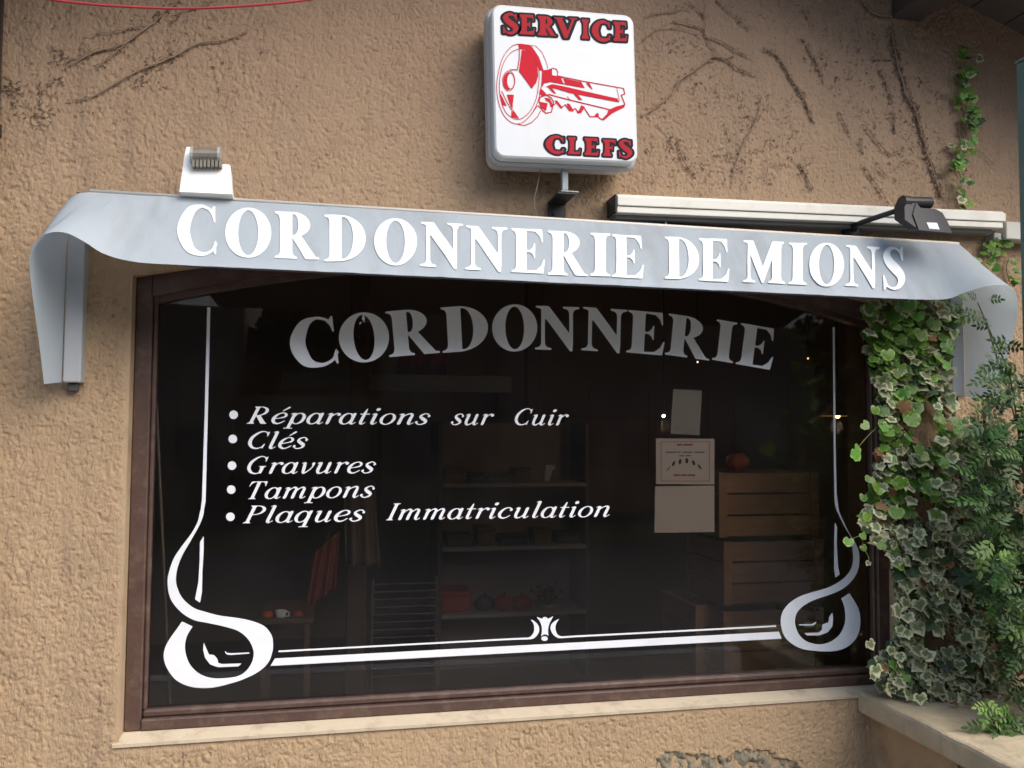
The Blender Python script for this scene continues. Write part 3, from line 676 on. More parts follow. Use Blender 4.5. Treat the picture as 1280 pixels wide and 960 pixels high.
band = [('C',222,271.5,257.5,318,0,0),('O',281.5,339,261,321.5,0,0),('R',345,399,265,323,0,2.5),('D',407,457,269.5,327.5,0,1),('O',467.5,521,274.5,332,0,0),('N',526,577,278,334,0,2.5),('N',582.5,632.5,282.5,337.5,0,2.5),('E',640.5,681,285.8,340.8,0,2),('R',686,734,289,344,0,2),
 ('I',737.5,762.5,292,345.5,0,1),('E',766,804.5,294,347.2,0,1.8),('D',832,874,296,349,0,1),('E',875,912,297.8,351,0,1.5),('M',929,980,300.8,352.8,0,2.2),('I',985.5,1008,304,355.6,0,.8),('O',1011,1054.5,305,358,0,0),('N',1057,1098,307,358.3,0,2),('S',1103.5,1130.5,309,362,0,0)]
for ch, xa, xb, yt, yb, _, dy in band:
    VF, wd = glyph(ch, .215, .05, .016)
    f = affine((xa, yb), (xb, yb+dy), (xa, yt), wd)
    def mp(x, y):
        p = atP(*f(x, y), FP0, FN); v = (p[2]-FB0[2])/(T0[2]-FB0[2]); return p+FN*(wrinkle(p[0], v)+.0022)
    ob = flat_obj('letter', VF, mp, FLET, aw); ob['label'] = 'large white letter %s on the valance' % ch

# ================================================================== KEY SERVICE SIGN
SY = -.165
sc_ = at(707.5, 105.5, SY)
sign = tag(empty('sign_box', sc_), 'white square light box sign with red key drawing reading SERVICE CLEFS', 'sign')
SR = rad(1.75); ux = np.array([math.cos(SR), 0, math.sin(SR)]); uz = np.array([-math.sin(SR), 0, math.cos(SR)])
SW, SHH = .443, .458
def sp(u, v, y): return sc_+ux*u+uz*v+np.array([0, y-SY, 0])
def rrect(hw, hh, r, n=6):
    o = []
    for cx, cy, a0 in ((hw-r, hh-r, 0), (-hw+r, hh-r, 90), (-hw+r, -hh+r, 180), (hw-r, -hh+r, 270)):
        for k in range(n+1):
            a = rad(a0+90*k/n); o.append((cx+r*math.cos(a), cy+r*math.sin(a)))
    return o
def layered(name, layers, m, parent):
    mb = MB(); nn = None
    for (hw, hh, r, y) in layers:
        P = rrect(hw, hh, r); nn = len(P); mb.v += [tuple(sp(u, v, y)) for u, v in P]
    for k in range(len(layers)-1):
        for i in range(nn): mb.f.append((k*nn+i, k*nn+(i+1) % nn, (k+1)*nn+(i+1) % nn, (k+1)*nn+i))
    mb.f.append(tuple(range(nn))); mb.f.append(tuple(range((len(layers)-1)*nn, len(layers)*nn))[::-1])
    return mb.build(name, m, parent, smooth=False)
hw, hh = SW/2, SHH/2
SGW = mat('sign acrylic', (.69,.71,.72), .25, var=.03, dirt=(.60,.57,.50), dscale=7, damt=.35, trans=.0, spec=.5)
SGB = mat('sign body plastic', (.62,.60,.56), .4, var=.06, dirt=(.35,.30,.24), dscale=10, damt=.4)
layered('front_panel', [(hw-.006, hh-.006, .024, SY), (hw-.001, hh-.001, .03, SY+.004), (hw, hh, .03, SY+.012), (hw, hh, .03, SY+.038)], SGW, sign)
layered('sign_frame', [(hw+.004, hh+.004, .032, SY+.038), (hw+.010, hh+.010, .036, SY+.046), (hw+.010, hh+.010, .036, SY+.066)], mat('sign rim grey', (.42,.42,.43), .45, var=.05), sign)
layered('sign_body', [(hw+.002, hh+.002, .032, SY+.066), (hw+.002, hh+.002, .032, SY+.125), (hw-.02, hh-.02, .02, SY+.13)], SGB, sign)
PN = np.array([0, 1.0, 0])
def sgm(px, py, dy): return at(px, py, SY-dy)
RED = mat('sign red', (.40,.018,.028), .6, var=.08, spec=.15); DRK = mat('sign dark outline', (.014,.013,.022), .6, var=.1, spec=.15); KRED = mat('key red print', (.58,.012,.03), .6, var=.06, spec=.15)
srv = [('S',120,236,110,268),('E',258,372,117,276),('R',404,546,130,286),('V',530,712,142,303),('I',750,806,154,310),('C',832,980,172,322),('E',1008,1112,176,330)]
clf = [('C',397,522,716,828),('L',552,634,722,838),('E',666,758,728,846),('F',792,880,738,852),('S',898,984,742,860)]
for lst, org, s in ((srv, (610, 0), 6.4), (clf, (610, 40), 5.485)):
    for ch, xa, xb, yt, yb in lst:
        a = lambda x, y: (org[0]+x/s, org[1]+y/s); dy = .05*(xb-xa)
        for nm, iso, mt, dd in (('letter_outline', .10, DRK, .0010), ('letter', .0, RED, .0020)):
            VF, wd = glyph(ch, .235, .13, .022, iso); f = affine(a(xa, yb-dy/2), a(xb, yb+dy/2), a(xa, yt-dy/2), wd)
            o = flat_obj(nm, VF, lambda x, y: sgm(*f(x, y), dd), mt, sign)
            if nm == 'letter': o['label'] = 'red letter %s with a dark outline' % ch
def ln(P, r=3.0): return ('+','s',[(a, b, r) for a, b in P])
def pg(P, s='+', off=0, sm=0): return (s,'p',catmull(P, True, 5) if sm else P, off)
outer = [(215,80),(160,98),(105,165),(72,265),(58,370),(68,470),(100,560),(150,615),(205,632),(255,610),(305,555),(340,490),(360,420),(372,340),(375,262),(350,190),(315,125),(270,90)]
inner = [(228,112),(170,130),(122,180),(90,260),(76,370),(88,470),(120,550),(165,588),(210,600),(255,580),(300,530),(332,460),(347,380),(354,300),(345,230),(310,160),(275,125)]
K = [pg(outer, sm=1), pg(outer, '-', -4.5, 1), pg([(208,83),(262,84),(300,98),(350,172),(382,264),(352,262),(330,190),(288,132),(240,112),(215,122)]),
     pg(inner, sm=1), pg(inner, '-', -4.5, 1),
     pg([(232,122),(275,130),(312,168),(338,230),(345,300),(330,350),(300,388),(255,325),(212,268),(222,200)]), ln([(216,118),(214,190),(202,258)], 3), ln([(202,258),(150,258)], 3),
     pg(ell(143,335,44,70)), pg(ell(143,335,44,70), '-', -4), pg(ell(140,335,34,60)), pg(ell(156,335,26,54), '-'), ln(ell(156,335,26,54)+[ell(156,335,26,54)[0]], 2),
     pg([(84,418),(130,508),(104,500),(90,460)]), pg([(130,428),(178,430),(172,480),(165,525),(145,480)]), pg([(172,532),(214,592),(164,582)]), ln([(95,405),(130,480),(160,530)], 2.5), ln([(168,500),(162,580)], 2.5),
     ln([(262,86),(330,96),(372,140),(402,210),(412,252)], 1.6), ln([(205,632),(250,640),(300,620),(340,580),(362,540)], 2.4), ln([(345,505),(362,520)], 3), ln([(300,560),(340,505)], 2.4),
     pg([(372,262),(412,258),(440,247),(440,295),(510,310),(520,316),(640,342),(664,384),(530,360),(430,342),(385,352),(372,378),(368,320)]), ln([(440,247),(468,254),(480,275),(476,300)], 2.6),
     ln([(500,314),(524,356)], 3), pg([(500,314),(516,316),(530,356),(518,352)], '-'), pg([(440,357),(520,372),(640,400),(888,456),(902,482),(640,432),(560,417),(480,392),(395,374)]),
     pg([(672,345),(698,352),(720,397),(690,372)]), ln([(478,300),(640,334),(930,386)], 2.8), ln([(930,386),(938,425),(914,432),(940,497)], 3.2), ln([(884,384),(902,470)], 1.6),
     pg([(940,495),(936,515),(852,557),(797,603),(778,600),(818,560),(826,534),(880,510)]), ln([(366,440),(420,428),(560,465),(830,530)], 3.4), ln([(545,440),(560,465)], 2),
     ln([(440,512),(470,482),(500,520),(530,498),(562,540),(600,524),(622,556),(655,512),(700,580),(730,580),(748,558),(765,592),(795,602)], 3.4),
     pg([(640,500),(664,515),(640,556),(608,552),(628,530)]), pg([(540,488),(560,492),(590,545),(566,540),(548,514)]), pg([(455,468),(475,470),(515,522),(498,522),(480,492)]), pg([(725,580),(748,556),(762,560),(752,584)]),
     pg([(582,415),(612,424),(650,468),(622,462)]), pg([(412,378),(440,385),(468,424),(446,416)]), pg([(360,384),(378,400),(400,424),(372,436),(350,420)]),
     ln([(350,470),(360,445),(400,430),(436,452),(450,480),(436,548),(400,556),(372,536),(350,470)], 3.2), pg([(354,478),(410,488),(398,542),(372,522)]), pg([(388,448),(425,456),(446,500),(430,515),(422,480),(400,470)])]
VF = march(*field(K, 40, 60, 960, 660, 2.6))
o = flat_obj('key_picture', VF, lambda x, y: sgm(610+x/5.485, 40+y/5.485, .0015), KRED, sign); o['label'] = 'drawing of a red key on the white panel'
GAL = mat('galvanised steel', (.30,.33,.34), .5, metal=.4, var=.15, vscale=20)
BLK = mat('black painted steel', (.018,.018,.02), .5, var=.2, vscale=12, dirt=(.08,.06,.05), dscale=10, damt=.5)
p0 = at(705.5, 216, -.10); p1 = at(706, 239, -.10)
mb = MB(); mb.box((p0[0]-.010, -.110, p1[2]), (p0[0]+.010, -.090, p0[2]+.02), .002); mb.build('sign_post', GAL, sign)
pa, pb = at(698, 240, -.12), at(720, 241, -.12)
zpl = float(pa[2]); xw0, xw1 = float(at(684, 255)[0]), float(at(706, 255)[0])
mb = MB(); mb.box((xw0, -.125, zpl-.006), (xw1, -.004, zpl), .001); mb.build('bracket_plate', BLK, sign)
mb = MB(); mb.box((xw0, -.012, zpl-.16), (xw1, -.0045, zpl-.006), .001)
for zz in (.04, .10): mb.lathe((xw0+.022, -.012, zpl-zz), [(.006, 0), (.006, -.005), (.0, -.005)], 8, 'y')
mb.build('bracket_plate', BLK, sign)
mb = MB(); mb.box((xw0+.010, -.127, zpl+.0005), (xw1+.008, -.075, zpl+.005), .001); mb.build('bracket_cap', GAL, sign)
WIR = mat('old white wire', (.45,.40,.34), .6)
wp = [(675.5,212),(672,231),(668,248),(668,257),(671,269),(676,276)]
mb = MB(); mb.tube([at(a, b, -.08+.012*i) for i, (a, b) in enumerate(wp)], .0016, 6); o = mb.build('wire', WIR, smooth=True); tag(o, 'thin pale wire dangling below the key sign', 'wire')

# ================================================================== FLOODLIGHTS
WHT = mat('white lamp paint', (.84,.84,.80), .4, var=.03)
fo = at(258, 232, -.14); fl = tag(empty('floodlight', fo), 'white floodlight seen from behind above the left end of the awning', 'floodlight')
o6 = lambda x, y, Y: at(200+x/10.667, 170+y/10.667, Y)
front = [(350,150),(372,142),(420,150),(432,250),(436,372),(830,374),(915,380),(938,398),(965,776),(258,742),(325,262)]
mb = MB(); nf = len(front)
fv = [o6(a, b, -.155-.00006*(b-400)) for a, b in front]; bv = [p+np.array([0, .055, -.012]) for p in fv]
mb.add(fv+bv, [tuple(range(nf)), tuple(range(nf, 2*nf))[::-1]]+[(i, (i+1) % nf, (i+1) % nf+nf, i+nf) for i in range(nf)]); o = mb.build('housing', WHT, fl)
a, b = o6(425, 255, -.165), o6(790, 262, -.165); HS = mat('heat stained metal', (.22,.20,.16), .5, var=.35, vscale=40, metal=.3)
ra = .0195; nfin = 9; mb = MB(); mb.tube([a, b], ra, 14)
o = mb.build('junction_box', HS, fl, smooth=False)
mb = MB(); mb.tube([a-[.003,0,0], a+[.004,0,0]], ra+.003, 14); mb.tube([b-[.004,0,0], b+[.004,0,0]], ra+.003, 14); mb.build('end_cap', mat('grey cap', (.35,.35,.33), .5), fl)
for k in range(8):
    q = o6(455+k*51, 385, -.163); mb = MB(); mb.box((q[0]-.0035, -.178, q[2]-.009), (q[0]+.0035, -.145, q[2]+.010)); mb.build('cooling_fin', HS, fl)
q = o6(680, 795, -.12); mb = MB(); mb.box((q[0]-.028, -.135, q[2]-.045), (q[0]+.022, -.003, q[2]+.012), .003); mb.build('mounting_bracket', mat('dark bracket grey', (.09,.09,.09), .5), fl)

bo = at(1065, 287, -.02); bl = tag(empty('floodlight', bo), 'black floodlight on a slanting arm over the right end of the awning', 'floodlight')
s7 = lambda x, y, Y: at(1040+x/5.333, 230+y/5.333, Y)
q = s7(120, 300, -.01); mb = MB(); mb.lathe((q[0], 0, q[2]), [(.032, -.002), (.034, -.02), (.026, -.035), (.0, -.036)], 18, 'y'); q2 = s7(165, 262, -.06); mb.tube([(q[0], -.03, q[2]), q2], .016, 10); mb.build('wall_mount', BLK, bl, smooth=False)
mb = MB(); mb.lathe((q[0]+.012, -.0365, q[2]-.008), [(.004, 0), (.004, -.002), (0, -.002)], 8, 'y'); mb.build('screw', mat('steel screw', (.6,.6,.6), .3, metal=.8), bl)
mb = MB(); mb.tube([s7(130, 285, -.05), s7(200, 255, -.10), s7(490, 158, -.22)], .0085, 10); mb.build('arm', BLK, bl, smooth=True)
a, b = s7(482, 122, -.24), s7(655, 125, -.24); mb = MB(); mb.tube([a, b], .018, 14); mb.build('lamp_tube', BLK, bl)
mb = MB(); mb.tube([a-[.008,0,0], a+[.014,0,0]], .021, 14); mb.build('tube_cap', BLK, bl)
hood = [(512,90),(545,88),(560,120),(590,158),(690,166),(735,190),(770,250),(802,322),(578,302),(486,238),(484,155)]
fv = [s7(x, y, -.255-.0002*(y-120)) for x, y in hood]; bv = [p+np.array([.0, .05, .012]) for p in fv]; nf = len(hood)
mb = MB(); mb.add(fv+bv, [tuple(range(nf)), tuple(range(nf, 2*nf))[::-1]]+[(i, (i+1) % nf, (i+1) % nf+nf, i+nf) for i in range(nf)]); o = mb.build('housing', mat('black lamp paint', (.022,.022,.026), .55, var=.2), bl); 
cv = [s7(x, y, -.258-.0002*(y-120)-.002) for x, y in ((560,130),(595,165),(690,172),(733,200),(765,250),(800,326),(580,306),(540,200))]; bv = [p+np.array([0, .006, 0]) for p in cv]
mb = MB(); mb.add(cv+bv, [tuple(range(8)), tuple(range(8, 16))[::-1]]+[(i, (i+1) % 8, (i+1) % 8+8, i+8) for i in range(8)]); mb.build('cover_plate', mat('black lamp paint', (.03,)*3), bl)
st_ = [s7(x, y, -.258-.0002*(y-120)-.0035) for x, y in ((630,256),(700,258),(718,303),(650,298))]
mb = MB(); mb.add(st_, [(0, 1, 2, 3)]); mb.build('sticker', mat('silver sticker', (.75,.76,.80), .4), bl)

# ================================================================== WHITE RAIL, CONDUIT, PIPE, POST, CABLE
rl = tag(empty('awning_rail', at(1010, 262)), 'long white aluminium housing rail fixed to the wall above the right half of the awning', 'rail')
RW = mat('white powder coat', (.74,.72,.64), .4, var=.06, vscale=4, dirt=(.45,.38,.28), dscale=7, damt=.45)
a, b = at(771.5, 242, -.08), at(1256, 264, -.08); zt = (a[2]+b[2])/2; dzr = (b[2]-a[2])
zb = at(771.5, 266, -.08)[2]; hR = a[2]-zb
def rail_piece(nm, x0, x1, y0, y1, f0, f1, m):
    mb = MB(); v = []
    for x in (x0, x1):
        zz = a[2]+dzr*(x-a[0])/(b[0]-a[0]); v += [(x, y0, zz-hR*f1), (x, y1, zz-hR*f1), (x, y1, zz-hR*f0), (x, y0, zz-hR*f0)]
    mb.add(v, [(0,1,2,3),(4,7,6,5),(0,4,5,1),(1,5,6,2),(2,6,7,3),(3,7,4,0)]); o = mb.build(nm, m, rl); bevel(o, .0025, 2); return o
x0, x1 = a[0], b[0]
rail_piece('rail_lip', x0, x1, -.075, -.004, 0, .12, RW); rail_piece('rail_cover', x0, x1, -.085, -.004, .125, .62, RW); rail_piece('rail_cover', x0, x1-.008, -.08, -.004, .645, .98, RW)
rail_piece('rail_back', x0+.004, x1-.03, -.055, -.003, .60, 1.18, mat('grey groove', (.22,.21,.20), .6))
rail_piece('end_cap', x0-.008, x0-.0005, -.082, -.004, .02, 1.0, BLK)
q = at(1254, 288, -.05); mb = MB(); mb.box((q[0]+.002, -.062, at(1262, 299, -.06)[2]), (at(1274, 288, -.06)[0]+.25, -.006, at(1262, 277, -.06)[2]), .003); mb.build('rail_extension', mat('grey white box', (.55,.53,.47), .45), rl)
q = at(1247, 296, -.05); mb = MB(); mb.box((q[0]-.014, -.05, q[2]-.010), (q[0]+.016, -.004, q[2]+.014), .002); mb.build('rail_clip', mat('grey clip', (.3,.31,.31), .4), rl)
cp = [(771,268),(789,272.5),(810,279.5),(832,283),(860,285),(900,288.5),(950,292)]
mb = MB(); mb.tube(catmull([at(x, y, -.03) for x, y in cp], False, 4), .0085, 8); o = mb.build('conduit', mat('grey conduit', (.12,.12,.12), .45), smooth=True); tag(o, 'dark grey cable conduit curving out from under the white rail', 'conduit')
q = at(832, 282, -.04); mb = MB(); mb.tube([q+[0,0,.012], q+[0,-.006,0], q+[0,0,-.012]], .003, 6); o = mb.build('cable_tie', mat('white tie', (.7,.7,.7), .4)); tag(o, 'small white tie round the grey conduit', 'cable tie')
q = at(4.5, 0, -.05); mb = MB(); mb.tube([(q[0]-.04, -.05, 0.0), (q[0]-.04, -.05, 3.3)], .04, 18); 
dp = tag(empty('downpipe', (q[0]-.04, -.05, 0)), 'dark brown rainwater pipe on the wall at the far left edge', 'pipe'); mb.build('pipe', mat('brown downpipe', (.03,.02,.018), .4), dp, smooth=True)
for zz in (1.0, 2.35): mb = MB(); mb.tube([(q[0]-.04, -.05, zz-.015), (q[0]-.04, -.05, zz+.015)], .046, 18); mb.build('clamp', BLK, dp)
cb = catmull([at(x, y, -.35) for x, y in ((-60,-30),(20,-9),(60,-1),(110,5),(160,8.5),(210,10.5),(260,10),(320,6.5),(380,0.5),(430,-7),(520,-24))], False, 5)
mb = MB(); mb.tube(cb, .0032, 8); o = mb.build('cable', mat('red cable sheath', (.36,.03,.035), .45), smooth=True); tag(o, 'red cable sagging across the top left corner', 'cable')
gp = tag(empty('post', (0, 0, 0)), 'tall blue green steel post at the far right edge in front of the wall', 'post')
q0 = at(1268.5, 80, -.42); GRN = mat('blue green post paint', (.10,.17,.15), .45, var=.15, vscale=10)
gp.location = (float(q0[0])+.05, -.45, 0)
mb = MB(); mb.box((q0[0], -.48, 0), (q0[0]+.09, -.42, q0[2]), .006); mb.build('post_shaft', GRN, gp)
mb = MB(); mb.box((q0[0]-.002, -.483, q0[2]), (q0[0]+.093, -.417, q0[2]+.008), .003); mb.build('post_cap', GRN, gp)

# ================================================================== GARDEN WALL WITH STONE COPING
gw = tag(empty('garden_wall', (2.3, -.8, 0)), 'low rendered garden wall with flat stone coping meeting the shop front at lower right', 'wall')
CZ = float(at(1073, 864, -.01)[2]); CX = float(at(1073, 864, -.01)[0])
STN = mat('coping stone', (.47,.38,.245), .9, var=.28, vscale=12, bump=1.0, bscale=55, dirt=(.17,.14,.09), dscale=7, damt=.6, randobj=.05)
def slab(y0, y1, x0, x1, th=.068):
    nx, ny = 22, int(abs(y1-y0)/.03)+2; mb = MB()
    def P(x, y, z, e): 
        j = noise.noise(Vector((x*9, y*9, z*9)))*.004; return (x+(j if e else 0), y, z+noise.noise(Vector((x*14, y*14, 5)))*.0025)
    r = .012; prof = [(x1, CZ-th), (x0+r*.4, CZ-th), (x0, CZ-th+r*.6), (x0-.001, CZ-th/2), (x0, CZ-r), (x0+r*.3, CZ-r*.3), (x0+r, CZ)]+[(x0+r+(x1-x0-r)*k/10, CZ) for k in range(1, 11)]
    for k in range(ny+1):
        y = y0+(y1-y0)*k/ny
        for i, (x, z) in enumerate(prof): mb.v.append(P(x, y, z, 0 < i < 7))
    n_ = len(prof)
    for k in range(ny):
        for i in range(n_): mb.f.append((k*n_+i, k*n_+(i+1) % n_, (k+1)*n_+(i+1) % n_, (k+1)*n_+i))
    mb.f.append(tuple(range(n_))); mb.f.append(tuple(ny*n_+i for i in range(n_)))
    return mb.build('coping_stone', STN, gw, smooth=False)
slab(-.008, -.40, CX, CX+.95); slab(-.404, -.78, CX-.002, CX+.95)
RND = mat('garden wall render', (.40,.27,.15), .92, var=.2, vscale=7, bump=.8, bscale=60, dirt=(.13,.085,.05), dscale=5, damt=.7)
def rough_sheet(x0, y0, x1, y1, z0, z1, amp, st=.012):
    L_ = math.hypot(x1-x0, y1-y0); nu = int(L_/st); nv = int((z1-z0)/st); nxn = (y1-y0)/L_, -(x1-x0)/L_; mb = MB()
    for j in range(nv+1):
        for i in range(nu+1):
            t = i/nu; x = x0+(x1-x0)*t; y = y0+(y1-y0)*t; z = z0+(z1-z0)*j/nv
            h = amp*(noise.noise(Vector((x*9, y*9, z*9)))*.8+noise.noise(Vector((x*28, y*28, z*28)))*.5)
            mb.v.append((x-abs(h)*0+h*nxn[0], y+h*nxn[1], z))
    mb.f = [(j*(nu+1)+i, j*(nu+1)+i+1, (j+1)*(nu+1)+i+1, (j+1)*(nu+1)+i) for j in range(nv) for i in range(nu)]
    return mb
sh = rough_sheet(CX+.05, -.40, CX+.05, -.002, 0, CZ-.066, .008); sh.build('render_face', RND, gw, smooth=True)
mb = MB(); mb.box((CX+.062, -.76, 0), (CX+.88, -.006, CZ-.06)); mb.build('wall_core', RND, gw)
STG = [mat('rubble stone grey', (.24,.21,.16), .95, var=.3, vscale=20, bump=.9, bscale=50), mat('rubble stone tan', (.34,.26,.16), .95, var=.3, vscale=20, bump=.9, bscale=50)]
ry = -.42; k = 0
while ry > -.68:
    zz = 0.01; ww = random.uniform(.12, .2)
    while zz < CZ-.1:
        hh_ = min(random.uniform(.08, .14), CZ-.078-zz); mb = MB(); mb.box((CX+.035+random.uniform(0,.012), ry-ww+.012, zz), (CX+.10, ry, zz+hh_-.012), .016)
        mb.build('stone', random.choice(STG), gw); zz += hh_
    ry -= ww

# ================================================================== VINES, IVY, SHRUB
STEM = mat('dry vine stem', (.30,.205,.14), .9, var=.3, vscale=30, bump=.5, bscale=90)
ROOT = mat('vine rootlets', (.15,.10,.068), .95, var=.4, vscale=30)
rootmb = MB()
def rootlets(P, dens, spread, ln_=.014):
    for i in range(len(P)-1):
        a, b = np.array(P[i]), np.array(P[i+1]); L_ = np.linalg.norm(b-a)
        for k in range(int(L_*dens)+ (1 if random.random() < (L_*dens) % 1 else 0)):
            q = lin(a, b, random.random())+np.array([random.gauss(0, spread), 0, random.gauss(0, spread)]); an = random.uniform(0, 6.28); l = ln_*random.uniform(.4, 1.2)
            d = np.array([math.cos(an), 0, math.sin(an)])*l; q[1] = -.0055
            rootmb.tube([q-d*.5, q+[random.gauss(0,.002), -.002, random.gauss(0,.002)], q+d*.5], [.0005, random.uniform(.0008,.0017), .0004], 4)
def stem_path(pts, org, s, r, parent, rl_=0, Y=-.012, spread=.004, name='stem', m=None):
    r = r*.68
    P = catmull([at(org[0]+a/s, org[1]+b/s, Y) for a, b in pts], False, 4)
    P = [p+np.array([random.gauss(0,.0012), random.gauss(0,.001), random.gauss(0,.0012)]) for p in P]
    n_ = len(P); mb = MB(); mb.tube(P, [r*(1-.55*abs(2*i/(n_-1)-1)**2)*random.uniform(.8,1.2) for i in range(n_)], 6); o = mb.build(name, m or STEM, parent, smooth=True)
    if rl_: rootlets(P, rl_, spread)
    return o
z1 = 2.909
dv1 = tag(empty('dried_vine', at(150, 80)), 'dry leafless vine tendrils on the wall at upper left under the red cable', 'vine')
for pts, r in (([(235,248),(290,215),(345,190),(420,170),(455,155),(500,125),(560,80),(600,40),(660,-8)], .0042), ([(345,250),(400,205),(430,180),(470,150)], .003), ([(255,360),(320,355),(380,325),(450,285),(530,245),(610,215),(660,190),(730,155),(800,148),(850,135),(895,118)], .0036), ([(330,125),(400,115),(470,103),(510,92)], .0022), ([(240,215),(290,205),(330,188),(385,175)], .0022), ([(640,50),(700,30),(760,10),(800,-10)], .0022)):
    stem_path(pts, (0, 0), z1, r, dv1, 90)
for c in ((600,60),(620,215),(520,295),(560,245),(190,310),(30,330),(150,430),(215,200)):
    p = at(c[0]/z1, c[1]/z1); rootlets([p-[.02,0,.01], p+[.02,0,.01]], 500, .012)
rootlets([at(50,110), at(52,180)], 160, .008); rootlets([at(0,100), at(22,125)], 400, .012); rootlets([at(80,90), at(20,150)], 100, .03)
dv2 = tag(empty('dried_vine', at(980, 100)), 'dry branching vine stems and root traces on the wall right of the key sign', 'vine')
oz = (840, 0)
for pts, r, d in (([(120,-10),(122,60),(125,125),(145,170),(175,215)], .0026, 20), ([(0,75),(60,85),(115,105),(125,130),(180,150),(240,185),(290,210)], .0036, 60), ([(-110,420),(-60,390),(0,340),(30,290),(80,255),(130,220),(150,205),(200,215),(240,245),(300,270)], .004, 90), ([(170,215),(215,205),(245,180)], .003, 40), ([(325,345),(318,400),(300,450),(265,510),(235,590),(215,680)], .0034, 70), ([(250,415),(290,425),(315,440)], .0026, 30), ([(50,-5),(110,50),(120,70)], .003, 50), ([(-100,60),(-40,45),(0,40),(40,30),(75,35)], .0026, 40), ([(-120,160),(-60,110),(0,100),(60,110),(115,135)], .0022, 30),
  ([(475,135),(500,180),(520,215),(550,285)], .0026, 300), ([(340,180),(385,205),(430,280),(465,330),(490,380),(515,445)], .003, 420), ([(795,100),(815,210),(850,340),(885,400),(910,490),(930,560),(955,640),(985,720)], .004, 900), ([(700,450),(730,490),(770,540),(800,560),(830,540)], .003, 80), ([(605,400),(630,450),(650,495)], .0026, 150), ([(460,590),(490,640),(510,690)], .003, 260), ([(700,600),(730,650),(790,740)], .0026, 150), ([(805,395),(815,490)], .0028, 200), ([(740,600),(790,645)], .002, 60), ([(680,500),(700,560)], .002, 160), ([(20,500),(45,590),(90,640)], .0024, 160), ([(725,215),(800,215)], .002, 200), ([(160,0),(230,60),(280,100)], .002, 120), ([(480,30),(510,90)], .002, 200), ([(690,5),(740,50),(800,60)], .003, 400), ([(1110,540),(1175,600)], .002, 40), ([(1040,440),(1060,520),(1110,500)], .002, 60), ([(755,250),(790,320),(800,380)], .002, 250)):
    stem_path(pts, oz, z1, r, dv2, d, spread=.005 if d < 500 else .010)
for k in range(800):   # scattered traces left where the creeper was pulled off
    x = random.uniform(0, 1); y = random.random()
    px = 815+x*400; py = random.uniform(0, 235)
    if noise.noise(Vector((px*.012, py*.012, 1))) < -.12: continue
    p = at(px, py); rootlets([p, p+[random.gauss(0,.02), 0, random.gauss(0,.02)]], 60, .006, .012)
for k in range(110):
    p = at(random.uniform(5, 330), random.uniform(10, 150)); rootlets([p, p+[random.gauss(0,.02), 0, random.gauss(0,.02)]], 50, .006, .011)
for k in range(60):
    p = at(random.uniform(20, 600), random.uniform(20, 200)); rootlets([p, p+[.01, 0, .01]], 50, .006, .008)
o = rootmb.build('vine_rootlets', ROOT, fix=False); tag(o, 'tiny dark rootlets and stubs left by creeper scattered over the upper wall', 'rootlets', kind='stuff')

